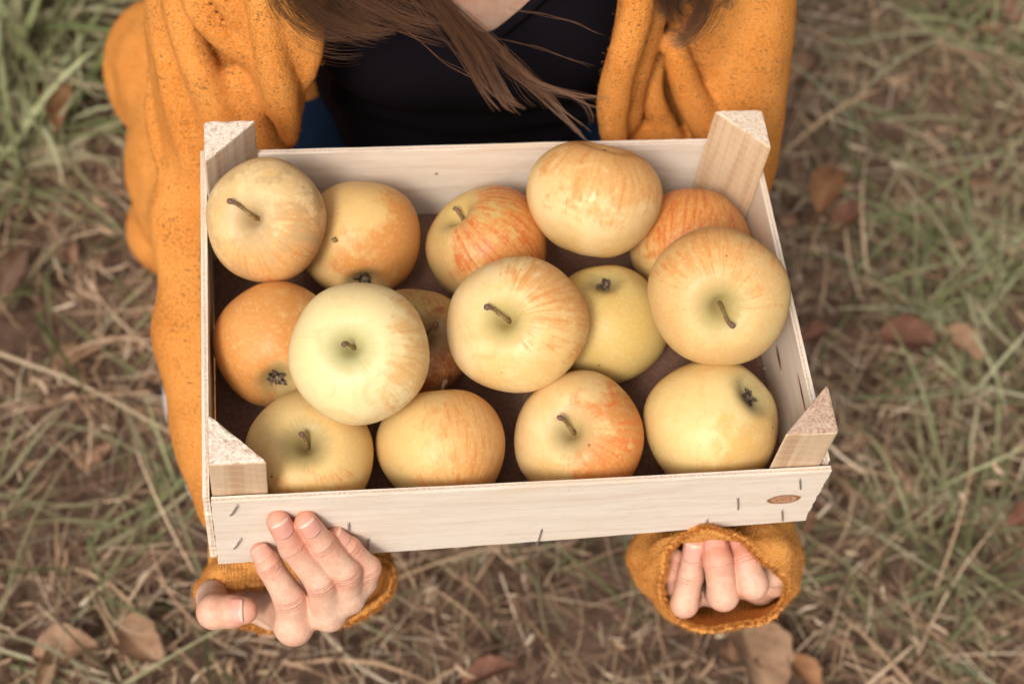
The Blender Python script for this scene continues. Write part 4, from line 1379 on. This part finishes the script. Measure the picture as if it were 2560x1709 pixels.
lips = np.exp(-(((VT - hp(0, -.065, .082)) @ np.stack([hx / .022, hu / .010, hf / .02], 1)) ** 2).sum(1) ** 1.5)
z0 = np.zeros(len(VT))
body = child("body", v, f, SKIN, None, {"red": ('FLOAT', np.concatenate([lips, ra, rb_])), "crease": ('FLOAT', np.concatenate([z0, ca, cb_]))})
EYE = mat_plain("eye_white", (0.75, 0.72, 0.68), 0.2, 0.5); IRIS = mat_plain("iris", (0.06, 0.035, 0.02), 0.15, 0.5)
for sx in (-1, 1):
    uu, vv = np.meshgrid(np.linspace(0.02, np.pi - .02, 12), np.linspace(0, 2 * np.pi, 16, endpoint=False), indexing='ij')
    sp_ = np.stack([np.sin(uu) * np.cos(vv), np.sin(uu) * np.sin(vv), np.cos(uu)], -1).reshape(-1, 3)
    ii = np.arange(11)[:, None] * 16; jj = np.arange(16)[None]
    q = np.stack([ii + jj, ii + 16 + jj, ii + 16 + (jj + 1) % 16, ii + (jj + 1) % 16], -1).reshape(-1, 4)
    fmi = (sp_[q].mean(1) @ hf > 0.86).astype(int)
    V = sp_ * 0.0125 + hp(sx * .031, .014, .064)
    o = obj("eye", mesh("eye", V - PO, q, True, None, fmi), [EYE, IRIS], body)


def toward(p): return norm(C0 - np.asarray(p))


def nails(lst):
    for (tip, dip, r, r2, up, side, kw) in lst:
        V, q, al = nail_mesh(tip, dip, r, r2, up, side=side, **kw)
        obj("fingernail", mesh("fingernail", V - PO, q, True, {"along": ('FLOAT', al)}), NAIL, body)


UP = np.array([0.0, -0.9, 0.45])
nails([(fa[k][0][0], fa[k][0][1], fa[k][1][0], fa[k][1][1], toward(fa[k][0][0]), sd_, dict(lfrac=1.5, plate=.0007) if k == 0 else {}) for k, sd_ in ((0, .05), (1, .05), (2, -.05), (3, .55))] +
      [(thA[0][0], thA[0][2], thA[1][0], thA[1][2], toward(thA[0][0]), 0.0, dict(lfrac=1.65, wfrac=.66, start=-.18, plate=.0017))] +
      [(fbq[k][0][0], fbq[k][0][1], fbq[k][1][0], fbq[k][1][1], toward(fbq[k][0][0]), sd_, dict(lfrac=1.9) if k == 0 else {}) for k, sd_ in ((0, -.12), (1, 0.05), (2, .1))])


# ------------------------------------------------------------------ clothes
def top():
    G = SDF((-0.02, 0.2, -0.5), (0.42, 0.72, 0.26), 0.004)
    e_ = .0055
    G.chain([(0.2, .56, -.34), (0.2, .51, -.20), (0.2, .47, -.02), (0.2, .45, .09)], [.112 + e_, .100 + e_, .108 + e_, .085 + e_], 0.05)
    G.cone((0.11, .46, .07), (0.29, .46, .07), .075 + e_, .075 + e_, 0.05)
    for sgn in (-1, 1):
        G.cone((0.2 + sgn * .08, .455, .10), (0.2 + sgn * .13, .45, .11), .052 + e_, .05 + e_, 0.04)
        G.ell((0.2 + sgn * .062, .395, -.03), (.052 + e_, .045 + e_, .05 + e_), 0.055)
    # soft horizontal folds over the belly
    for (a, b_, r) in (((.11, .405, -.12), (.30, .400, -.135), .016), ((.13, .42, -.18), (.28, .415, -.19), .018), ((.12, .43, -.235), (.3, .425, -.245), .02)):
        G.cone(a, b_, r, r, 0.03)
    V, Q = G.nets(); V = relax(V, Q, 2, .5)
    nb = py(1225, 100, 0.345)                   # lowest point of the neckline
    front = V[:, 1] < 0.47
    lim = np.where(front, nb[2] + 0.004 + 1.0 * np.abs(V[:, 0] - nb[0] + 0.005) ** 1.15 * 1.5, 0.15)
    hem = -.226 + 1.2 * (V[:, 0] - .215) ** 2
    keepv = (V[:, 2] < lim) & ((V[:, 2] > hem) | (V[:, 1] > .5))
    Q = Q[keepv[Q].all(1)]
    child("top", V, Q, TOP)
    # rolled neckline seam
    es = []
    for x in np.linspace(-.115, .115, 41):
        xx = nb[0] - .005 + x
        zz = nb[2] + 0.004 + 1.5 * abs(x) ** 1.15
        cand = V[(np.abs(V[:, 0] - xx) < .006) & (np.abs(V[:, 2] - zz) < .006) & (V[:, 1] < .47)]
        if len(cand): es.append((xx, cand[:, 1].min() - .0005, zz - .002))
    if len(es) > 6:
        P = catmull(np.array(es), 120); P = np.stack([np.convolve(np.pad(P[:, k], 6, 'edge'), np.ones(13) / 13, 'valid') for k in range(3)], 1)
        tv, tq, tt = tube(P, .0042, 7)
        child("neckline_seam", tv, [tq, tt], TOP)


top()


def jeans():
    G = SDF((-0.05, 0.08, -0.57), (0.46, 0.80, -0.14), 0.0055)
    G.ell((.2, .555, -.335), (.165, .125, .14), .03)
    for sx, kx_, ky in ((-1, .085, .27), (1, .272, .238)):
        hip = (.2 + sx * .082, .55, -.33)
        G.chain([hip, (.2 + sx * .085, .42, -.335), (kx_, ky, -.43)], [.095, .088, .068], .04)
        G.chain([(kx_, ky + .01, -.49), (.2 + sx * .09, .68, -.505)], [.06, .045], .03)
    V, Q = G.nets(); child("jeans", relax(V, Q, 2, .5), Q, DENIM)


jeans()


def shoe(u, v, hd):
    c = pz(u, v, GZ + .06); c[2] = GZ
    G = SDF((-.16, -.07, -.005), (.16, .07, .12), .004)
    G.chain([(-.09, 0, .03), (0, 0, .028), (.09, .005, .024)], [.034, .036, .03], .03)
    G.chain([(-.09, 0, .055), (-.02, 0, .05)], [.032, .03], .03)
    V, Q = G.nets(); V = relax(V, Q, 2, .5); V[:, 2] = np.maximum(V[:, 2], 0.003)
    ca_, sa_ = math.cos(hd), math.sin(hd)
    Rz = np.array([[ca_, -sa_, 0], [sa_, ca_, 0], [0, 0, 1]])
    child("shoe", V @ Rz.T + c, Q, mat_plain("white_canvas", (.78, .78, .80), .7, .2))


shoe(520, 955, math.radians(100))


def cardigan():
    G = SDF((-0.36, -0.03, -0.56), (0.60, 0.72, 0.22), 0.0036)

    def roll(pts, k=0.008):
        """a fold of cloth: (u, v, depth, radius in px)"""
        P = [pd(u, v, d) for (u, v, d, r) in pts]; rr = [r * d / FPX for (u, v, d, r) in pts]
        n = max(2, 5 * (len(P) - 1))
        X = catmull(np.hstack([np.array(P), np.array(rr)[:, None]]), n)
        for i in range(n - 1): G.cone(X[i, :3], X[i + 1, :3], X[i, 3], X[i + 1, 3], k)
    # back and shoulders
    G.chain([(0.2, .60, -.38), (0.2, .56, -.20), (0.2, .515, .0), (0.2, .50, .10)], [.135, .122, .122, .09], .05)
    G.cone((0.10, .49, .11), (.30, .49, .11), .065, .065, .04)
    G.carve_box((0.045, 0.15, -.55), (.355, .50, .30), .04)
    G.cone((0.11, .48, .12), SHA + (0, .02, .01), .058, .062, .04); G.cone((.29, .48, .12), SHB + (0, .02, .01), .058, .062, .04)
    for sx in (-1, 1): G.cone((.2 + sx * .125, .462, .125), (.2 + sx * .19, .445, .118), .056, .060, .02)
    # sleeve beside the crate (photo left): body of the sleeve, then the rolls that lie on it
    G.chain([SHA + (0, .02, .01), pd(580, 60, 1.235), pd(580, 260, 1.265), pd(545, 480, 1.255), pd(530, 700, 1.245), ELA, pd(560, 1010, 1.22)], [.060, .043, .040, .033, .030, .030, .028], .014)
    roll([(490, -60, 1.175, 90), (500, 80, 1.19, 96), (525, 220, 1.205, 100), (545, 340, 1.225, 100), (545, 450, 1.235, 90)], .02)
    roll([(402, -60, 1.170, 24), (405, 40, 1.168, 26), (416, 140, 1.170, 28), (440, 250, 1.180, 34), (478, 350, 1.194, 40), (505, 440, 1.208, 46)], .004)
    roll([(440, -60, 1.146, 28), (452, 40, 1.146, 30), (485, 140, 1.151, 33), (525, 230, 1.164, 36), (560, 310, 1.182, 40)], .008)
    roll([(470, -60, 1.128, 30), (494, 20, 1.128, 28), (545, 84, 1.133, 27), (600, 126, 1.143, 24), (640, 160, 1.16, 18)], .005)
    roll([(540, -60, 1.115, 32), (568, 0, 1.12, 28), (602, 50, 1.128, 22), (628, 92, 1.14, 15), (640, 130, 1.155, 10)], .005)
    roll([(596, 190, 1.166, 38), (612, 270, 1.184, 42), (646, 340, 1.202, 46), (690, 400, 1.22, 48)], .006)
    roll([(645, -60, 1.095, 40), (656, 25, 1.097, 38), (674, 128, 1.11, 42), (697, 220, 1.132, 44), (717, 290, 1.155, 34), (726, 350, 1.18, 22)], .003)
    roll([(728, -60, 1.095, 24), (730, 40, 1.10, 25), (740, 120, 1.117, 21), (748, 190, 1.135, 12)], .003)
    roll([(768, -40, 1.095, 32), (778, 50, 1.105, 28), (784, 120, 1.12, 26), (770, 185, 1.137, 21), (750, 228, 1.155, 14)], .003)
    roll([(392, 170, 1.215, 22), (386, 270, 1.215, 24), (400, 360, 1.218, 26), (430, 440, 1.222, 30), (466, 540, 1.225, 38)], .003)
    # lower sleeve, slack under the elbow
    roll([(490, 470, 1.232, 80), (478, 580, 1.23, 78), (490, 700, 1.232, 68), (515, 820, 1.23, 54), (545, 930, 1.225, 38), (560, 1010, 1.22, 30)], .012)
    roll([(430, 500, 1.222, 30), (440, 600, 1.222, 32), (466, 720, 1.222, 30), (500, 830, 1.222, 24)], .012)
    # the layers of cloth that carry the lapels down from the shoulders
    roll([(656, -60, 1.125, 55), (665, 40, 1.135, 52), (690, 160, 1.15, 50), (712, 270, 1.175, 40)], .01)
    roll([(740, -60, 1.125, 40), (755, 50, 1.135, 38), (758, 140, 1.15, 28)], .01)
    G.cone(pd(690, -60, 1.115), (0.10, .465, .12), .020, .045, .02); G.cone(pd(760, -50, 1.115), (0.11, .465, .12), .014, .04, .02)
    G.cone(pd(1605, -50, 1.12), (.295, .465, .12), .018, .045, .02); G.cone(pd(1700, -60, 1.15), (.31, .465, .12), .03, .045, .02)
    roll([(1612, -50, 1.14, 44), (1600, 40, 1.145, 44), (1580, 140, 1.165, 42), (1560, 230, 1.19, 40), (1555, 310, 1.21, 34)], .01)
    # cuff-ward forearms under the crate
    G.chain([ELA, pd(590, 1080, 1.225), pd(620, 1230, 1.225)], [.040, .042, .040], .02)
    # sleeve on the other side
    G.chain([SHB + (0, .02, .01), pd(1780, 60, 1.255), pd(1770, 260, 1.30), pd(1760, 500, 1.32), ELB, pd(1790, 1060, 1.27), pd(1795, 1200, 1.24)], [.060, .052, .046, .040, .038, .036, .036], .02)
    roll([(1866, -60, 1.18, 92), (1854, 80, 1.20, 96), (1838, 220, 1.23, 94), (1826, 360, 1.26, 88), (1815, 480, 1.29, 76)], .02)
    roll([(1770, -40, 1.17, 66), (1760, 40, 1.18, 64), (1750, 110, 1.2, 56)], .018)
    roll([(1680, 96, 1.155, 22), (1694, 150, 1.165, 30), (1722, 230, 1.185, 36), (1765, 310, 1.21, 42), (1815, 400, 1.24, 48)], .004)
    roll([(1605, -50, 1.105, 40), (1590, 40, 1.112, 40), (1560, 140, 1.13, 41), (1536, 230, 1.158, 41), (1532, 310, 1.18, 34), (1544, 380, 1.2, 28)], .003)
    roll([(1650, 120, 1.19, 18), (1634, 180, 1.195, 22), (1630, 240, 1.205, 26), (1655, 310, 1.225, 32), (1700, 400, 1.245, 40)], .004)
    roll([(1560, 320, 1.225, 26), (1590, 350, 1.23, 40), (1640, 400, 1.25, 40)], .006)
    # back hem that hangs down beside the hip onto the ground
    G.chain([(0.02, .60, -.33), pd(468, 170, 1.54), pd(470, 400, 1.49), pd(478, 600, 1.42)], [.075, .060, .046, .030], .03)
    roll([(368, 60, 1.53, 36), (338, 130, 1.55, 42), (334, 200, 1.56, 42), (368, 280, 1.55, 40)], .02)
    roll([(396, 340, 1.50, 34), (380, 430, 1.49, 30), (398, 520, 1.47, 30), (432, 600, 1.44, 30)], .02)
    roll([(500, 960, 1.225, 20), (492, 1010, 1.222, 24), (506, 1060, 1.22, 26), (545, 1110, 1.22, 30)], .004)
    G.chain([(0.02, .60, -.36), (-.02, .62, -.50), (-.01, .50, -.53)], [.07, .05, .03], .03)
    # the skirt of the cardigan over the hips
    G.chain([(0.06, .56, -.30), (0.0, .56, -.42), (-.05, .55, -.5)], [.08, .075, .05], .03); G.chain([(.34, .56, -.30), (.40, .58, -.42), (.42, .58, -.5)], [.08, .07, .05], .03)
    V, Q = G.nets(); V = relax(V, Q, 2, .5)
    # fine slack wrinkles along and across the cloth
    w = np.zeros(len(V)); r = np.random.default_rng(21)
    for k in range(14):
        d = norm(r.normal(0, 1, 3) * (1, .6, 1)); f_ = r.uniform(60, 190)
        w += np.sin(V @ d * f_ + 1.6 * np.sin(V @ norm(r.normal(0, 1, 3)) * 40 + k) + r.random() * 6) * 22 / f_
    nrm = np.zeros_like(V)
    fn = np.cross(V[Q[:, 2]] - V[Q[:, 0]], V[Q[:, 3]] - V[Q[:, 1]])
    for i in range(4):
        for k in range(3): nrm[:, k] += np.bincount(Q[:, i], fn[:, k], len(V))
    nrm /= np.linalg.norm(nrm, axis=1)[:, None] + 1e-12
    V = V + nrm * (w * 0.00062)[:, None]
    V[:, 2] = np.maximum(V[:, 2], GZ + .004)
    return child("cardigan", V, Q, KNIT)


card = cardigan()


def cuff(rings, thick=0.0038, n=150, m=46, rib=0.0006, seed=0, name="cuff"):
    """an open knitted sleeve end lofted through closed rings (first ring = the opening)"""
    r = np.random.default_rng(seed)
    K = [closed_spline(np.array(rg), n) for rg in rings]
    K = np.array(K)                                     # rings x n x 3
    L = np.stack([catmull(K[:, j], m) for j in range(n)], 1)    # m x n x 3
    th = np.linspace(0, 2 * np.pi, n, endpoint=False)
    cen = L.mean(1, keepdims=True)
    dn_ = np.roll(L, -1, 1) - np.roll(L, 1, 1); dl_ = np.gradient(L, axis=0)
    N = np.cross(dn_, dl_); N /= np.linalg.norm(N, axis=2, keepdims=True) + 1e-9
    sgn = np.sign(((L - cen) * N).sum()); N *= sgn
    s = np.linspace(0, 1, m)
    wave = 0.0016 * np.sin(3 * th + 1)[None] * np.sin(s * 9)[:, None] + 0.0012 * np.sin(7 * th + 2)[None] * np.sin(s * 14 + 1)[:, None]
    ribs = rib * np.sin(th * n / 3.0)[None] * np.exp(-(s / 0.10) ** 2)[:, None]
    grain = r.normal(0, 0.00022, (m, n))
    hemroll = 0.0009 * np.exp(-((s - 0.03) / 0.04) ** 2)[:, None]
    O = L + N * (wave + ribs + grain + hemroll)[:, :, None]
    I = L - N * (thick + ribs * 0.6 + hemroll * .6 - wave + r.normal(0, 0.00022, (m, n)))[:, :, None]
    back = norm(np.mean(L[0], 0) - np.mean(L[6], 0))
    lip = (O[0] + I[0]) / 2 + back * 0.0022 + r.normal(0, .0005, (n, 3))
    V = np.vstack([O.reshape(-1, 3), I.reshape(-1, 3), lip])
    i = np.arange(m - 1)[:, None] * n; j = np.arange(n)[None]; j2 = (j + 1) % n
    qo = np.stack([i + j, i + j2, i + n + j2, i + n + j], -1).reshape(-1, 4)
    qi = qo[:, ::-1] + m * n
    j = np.arange(n); j2 = (j + 1) % n; lp = 2 * m * n
    ql = np.vstack([np.stack([lp + j, lp + j2, j2, j], -1), np.stack([m * n + j, m * n + j2, lp + j2, lp + j], -1)])
    Q = np.vstack([qo, qi, ql])
    if sgn < 0: Q = Q[:, ::-1]
    arc = np.linspace(0, 1, n, endpoint=False)[None] * np.ones((m, 1)); ln = s[:, None] * np.ones((1, n))
    sv = np.stack([arc * math.pi * 132, ln * math.pi * 62, 0 * ln], -1).reshape(-1, 3)
    o = obj(name, mesh(name, V - PO, Q, True, {"stitch": ('FLOAT_VECTOR', np.vstack([sv, sv, sv[:n]]))}), CUFFM, card)
    return O, I, lip, N


def prg(pts): return [pd(*p) for p in pts]


RA0 = prg([(508, 1478, 1.100), (492, 1505, 1.105), (512, 1540, 1.115), (560, 1562, 1.125), (630, 1572, 1.135), (708, 1578, 1.14), (801, 1570, 1.14), (882, 1556, 1.135), (946, 1522, 1.125), (984, 1468, 1.115),
           (980, 1405, 1.105), (915, 1400, 1.100), (800, 1440, 1.095), (700, 1458, 1.092), (600, 1464, 1.092), (545, 1468, 1.095)])
RA1 = prg([(505, 1440, 1.115), (496, 1470, 1.125), (512, 1510, 1.14), (560, 1540, 1.15), (630, 1552, 1.16), (708, 1555, 1.165), (800, 1540, 1.165), (868, 1515, 1.16), (940, 1484, 1.15), (980, 1430, 1.14),
           (960, 1375, 1.12), (900, 1365, 1.105), (800, 1390, 1.10), (700, 1405, 1.098), (600, 1412, 1.098), (540, 1415, 1.10)])
RA2 = prg([(535, 1385, 1.14), (525, 1420, 1.155), (540, 1460, 1.18), (585, 1490, 1.195), (640, 1500, 1.205), (705, 1495, 1.21), (770, 1470, 1.205), (820, 1440, 1.20), (860, 1405, 1.19), (880, 1360, 1.175),
           (860, 1315, 1.155), (810, 1305, 1.13), (740, 1320, 1.115), (670, 1335, 1.112), (600, 1345, 1.115), (560, 1355, 1.125)])
RA3 = prg([(530, 1230, 1.19), (522, 1265, 1.20), (535, 1300, 1.22), (560, 1320, 1.235), (600, 1330, 1.245), (640, 1325, 1.25), (680, 1310, 1.25), (710, 1290, 1.245), (730, 1260, 1.235), (735, 1225, 1.215),
           (720, 1190, 1.195), (690, 1170, 1.18), (650, 1170, 1.17), (610, 1175, 1.17), (575, 1190, 1.175), (548, 1205, 1.18)])
OA = cuff([RA0, RA1, RA2, RA3], seed=1)
RB0 = prg([(1668, 1381, 1.100), (1697, 1340, 1.088), (1740, 1320, 1.078), (1790, 1313, 1.076), (1840, 1338, 1.080), (1888, 1378, 1.088), (1935, 1420, 1.098), (1968, 1456, 1.108), (1970, 1500, 1.118), (1920, 1549, 1.128),
           (1850, 1570, 1.133), (1780, 1576, 1.135), (1704, 1560, 1.132), (1664, 1516, 1.125), (1650, 1464, 1.118), (1655, 1420, 1.110)])
RB1 = prg([(1610, 1395, 1.135), (1645, 1350, 1.115), (1705, 1335, 1.104), (1790, 1334, 1.100), (1880, 1330, 1.098), (1945, 1340, 1.105), (1985, 1375, 1.115), (1998, 1425, 1.13), (1990, 1478, 1.145), (1930, 1530, 1.16),
           (1850, 1548, 1.165), (1770, 1556, 1.168), (1680, 1540, 1.165), (1632, 1500, 1.16), (1612, 1455, 1.152), (1602, 1425, 1.145)])
RB2 = prg([(1580, 1345, 1.165), (1630, 1300, 1.15), (1705, 1285, 1.135), (1790, 1280, 1.128), (1880, 1275, 1.125), (1945, 1285, 1.13), (1985, 1310, 1.145), (1996, 1355, 1.165), (1980, 1405, 1.185), (1920, 1455, 1.20),
           (1850, 1475, 1.21), (1770, 1480, 1.21), (1690, 1465, 1.21), (1625, 1440, 1.205), (1588, 1405, 1.19), (1572, 1375, 1.18)])
RB3 = prg([(1690, 1180, 1.205), (1710, 1150, 1.195), (1740, 1130, 1.19), (1780, 1125, 1.185), (1825, 1125, 1.185), (1860, 1135, 1.19), (1885, 1155, 1.2), (1900, 1185, 1.215), (1895, 1220, 1.235), (1870, 1250, 1.25),
           (1835, 1262, 1.26), (1790, 1265, 1.265), (1745, 1258, 1.26), (1710, 1240, 1.25), (1690, 1220, 1.235), (1683, 1200, 1.22)])
OB = cuff([RB0, RB1, RB2, RB3], seed=2)


# ------------------------------------------------------------------ wool fuzz on the knit
def fuzz():
    J = Join()
    def scatter(P, N, n, l0, l1, w):
        k = RNG.integers(0, len(P), n)
        d = N[k] + RNG.normal(0, 0.75, (n, 3)); d /= np.linalg.norm(d, axis=1)[:, None]
        L = RNG.uniform(l0, l1, n)[:, None]
        sd_ = np.cross(d, RNG.normal(0, 1, (n, 3))); sd_ /= np.linalg.norm(sd_, axis=1)[:, None] + 1e-9
        b0 = P[k] + RNG.normal(0, 0.0006, (n, 3))
        mid_ = b0 + d * L * 0.5 + sd_ * L * 0.12; tip = b0 + d * L + sd_ * L * RNG.normal(0, .4, (n, 1))
        wv = np.cross(d, sd_) * w
        V = np.stack([b0 - wv, b0 + wv, mid_ - wv * .8, mid_ + wv * .8, tip], 1).reshape(-1, 3)
        a = np.arange(n) * 5
        J.add(V, np.stack([a, a + 1, a + 3, a + 2], -1), np.stack([a + 2, a + 3, a + 4], -1))
    for (O, I, lip, N) in (OA, OB):
        scatter(O[:30].reshape(-1, 3), N[:30].reshape(-1, 3), 12000, .001, .0028, .00009)
        nn = lip - O[4]; nn /= np.linalg.norm(nn, axis=1)[:, None]
        scatter(lip, nn, 9000, .0010, .0042, .00008)
        scatter(lip, nn, 46, .005, .014, .00013)
    me = card.data
    n = len(me.vertices)
    co = np.zeros(n * 3, np.float32); me.vertices.foreach_get("co", co)
    no = np.zeros(n * 3, np.float32); me.vertices.foreach_get("normal", no)
    scatter(co.reshape(-1, 3) + PO, no.reshape(-1, 3), 60000, .0012, .0030, .00010)
    v, f = J.get()
    o = obj("wool_fuzz", mesh("wool_fuzz", v - PO, f), KNIT, card)
    o['kind'] = "stuff"


fuzz()


# ------------------------------------------------------------------ hair
def hair():
    J = Join(); tint = []

    def lock(pts, n, r0, r1, tip=0.5, w=0.000075, tn=(.2, .5), jit=0.004, seg=16, frizz=0.0016):
        """a lock of n strands along (u, v, depth); spread radius r0 (root) to r1 (end) in metres"""
        P = catmull(np.array([pd(*p) for p in pts]), seg)
        t = np.linspace(0, 1, seg)
        T = np.gradient(P, axis=0); T /= np.linalg.norm(T, axis=1)[:, None]
        A = np.cross(T, R0[2]); A /= np.linalg.norm(A, axis=1)[:, None]; B = np.cross(T, A)
        n = int(n * 1.7); nc = max(3, n // 10)
        cl = RNG.normal(0, .55, (nc, 2)); ce = 1 - tip * RNG.random(nc) ** 1.3; ct = RNG.normal(0, .10, nc); cp = RNG.random((nc, 3)) * 6.3
        for _ in range(n):
            k_ = RNG.integers(nc)
            a, b_ = cl[k_] + RNG.normal(0, .22, 2)
            end = np.clip(ce[k_] - .10 * RNG.random() ** 2, .2, 1)
            tt = t * end
            i = np.interp(tt, t, np.arange(seg)); k = np.minimum(i.astype(int), seg - 2); f = (i - k)[:, None]
            base = P[k] * (1 - f) + P[k + 1] * f; aa = A[k] * (1 - f) + A[k + 1] * f; bb = B[k] * (1 - f) + B[k + 1] * f
            sp_ = r0 + (r1 - r0) * tt
            ph = np.append(cp[k_], RNG.random() * 6.3)
            c = base + aa * (a * sp_ + 2.2 * frizz * tt * np.sin(tt * 5 + ph[0]) + .0004 * np.sin(tt * 17 + ph[3]))[:, None] + bb * (b_ * sp_ + frizz * tt * np.sin(tt * 6 + ph[2]))[:, None]
            wv = w * RNG.uniform(.7, 1.4)
            V, q, tr = tube(c, wv * np.interp(t, [0, .85, 1], [1, .85, .3]), 3, False)
            J.add(V, q)
            tv = np.clip(RNG.uniform(*tn) + ct[k_] + .42 * tt, 0, 1); tint.append(np.repeat(tv, 3))
    # left fall of hair
    lock([(700, -120, 1.02), (720, -20, 1.045), (770, 40, 1.07), (820, 76, 1.085), (870, 84, 1.09)], 170, .015, .0075, .5, tn=(.12, .4))
    lock([(770, -120, 1.02), (800, -20, 1.04), (855, 30, 1.06), (930, 64, 1.075), (1000, 74, 1.08)], 190, .016, .0075, .5, tn=(.15, .45))
    lock([(860, -120, 1.01), (900, -30, 1.03), (970, 18, 1.05), (1060, 58, 1.07), (1140, 84, 1.08)], 150, .013, .0055, .5, tn=(.25, .55))
    lock([(730, -110, 1.00), (760, -20, 1.03), (795, 36, 1.06), (850, 70, 1.075), (940, 82, 1.08)], 80, .018, .010, .5, tn=(.05, .3))
    lock([(710, -60, 1.03), (715, 10, 1.05), (735, 60, 1.065), (790, 95, 1.08)], 10, .004, .006, .3, tn=(.0, .1))
    # windblown middle lock reaching the back board
    lock([(990, -120, 1.00), (1080, -10, 1.03), (1180, 75, 1.06), (1290, 175, 1.085), (1380, 255, 1.10), (1432, 305, 1.10), (1478, 348, 1.10)], 80, .0085, .0009, .55, tn=(.25, .6), frizz=.0016)
    lock([(1010, -100, 1.00), (1090, 30, 1.035), (1150, 120, 1.06), (1205, 205, 1.08), (1258, 274, 1.09)], 80, .007, .0015, .35, tn=(.3, .6))
    lock([(1050, -90, 1.00), (1130, 40, 1.035), (1190, 120, 1.06), (1240, 210, 1.08), (1270, 255, 1.085), (1312, 282, 1.09)], 80, .007, .0015, .3, tn=(.35, .65))
    lock([(1250, 130, 1.07), (1330, 195, 1.085), (1410, 232, 1.09), (1480, 256, 1.095), (1540, 263, 1.10)], 22, .002, .0018, .3, tn=(.5, .8))
    lock([(1230, 120, 1.065), (1290, 200, 1.085), (1350, 250, 1.09), (1400, 290, 1.095), (1440, 345, 1.10)], 14, .006, .006, .5, tn=(.3, .5), frizz=.006)
    # right tuft over the sleeve
    lock([(1655, -110, 1.03), (1665, -20, 1.05), (1680, 30, 1.065), (1684, 66, 1.075)], 160, .009, .003, .4, tn=(.0, .22))
    lock([(1755, -110, 1.03), (1756, -20, 1.05), (1745, 40, 1.065), (1705, 90, 1.08), (1650, 105, 1.085)], 200, .008, .005, .45, tn=(.05, .3))
    lock([(1640, -110, 1.03), (1650, -30, 1.05), (1655, 20, 1.065), (1640, 45, 1.075)], 60, .010, .006, .4, tn=(.05, .25))
    lock([(1720, -100, 1.03), (1715, -30, 1.05), (1712, 15, 1.06), (1725, 30, 1.07)], 120, .008, .006, .3, tn=(.0, .15))
    lock([(1850, -60, 1.04), (1830, 0, 1.06), (1800, 14, 1.07), (1775, 24, 1.075)], 12, .004, .003, .3, tn=(.05, .2))
    lock([(1790, -60, 1.05), (1812, 5, 1.07), (1826, 18, 1.075), (1842, 0, 1.075)], 8, .003, .003, .3, tn=(.05, .2))
    # single flyaway hairs
    for a in ([(1270, 22, 1.10), (1400, 50, 1.105), (1523, 95, 1.11)], [(1220, 92, 1.10), (1350, 120, 1.105), (1503, 175, 1.11)], [(1000, 60, 1.06), (1120, 160, 1.08), (1240, 215, 1.09)]):
        lock(a, 2, .0008, .0008, .1, .00008, tn=(.5, .7), frizz=.0006)
    # cap of hair over the head and down both sides, out of the frame
    for s in range(900):
        a = RNG.uniform(-2.3, 2.3); w_ = RNG.uniform(.0, 1)
        p0 = hp(.010 * math.sin(a), .112, -.02)
        x1 = math.sin(a) * .088; z1 = -.015 - math.cos(a) * .098 * (1 if abs(a) < 1.2 else .8)
        p1 = hp(x1 * .75, .095, z1 * .75); p2 = hp(x1, .0, z1); p3 = hp(x1 * 1.05, -.10, z1 * .9 + .01)
        end = pd(RNG.uniform(720, 1000), -110, 1.02) if x1 < 0 else pd(RNG.uniform(1640, 1760), -110, 1.035)
        if math.cos(a) > 0.35: end = hp(x1, -.26, z1 - .03)
        c = catmull(np.array([p0, p1, p2, p3, lerp(p3, end, .6), end]) + RNG.normal(0, .0022, (6, 3)), 12)
        V, q, tr = tube(c, .0004, 3, False); J.add(V, q); tint.append(np.full(36, RNG.uniform(.05, .4)))
    V, f = J.get()
    child("hair", V, f, HAIR, None, {"tint": ('FLOAT', np.concatenate(tint))})
    # scalp under the strands
    G = SDF(HD - .16, HD + .16, .005)
    G.ell(hp(0, .034, -.028), (.080, .096, .090), 0, rotm)
    Vs, Qs = G.nets(); Vs = relax(Vs, Qs, 1, .5)
    child("hair_cap", Vs, Qs, HAIR, None, {"tint": ('FLOAT', np.full(len(Vs), .1))})


hair()
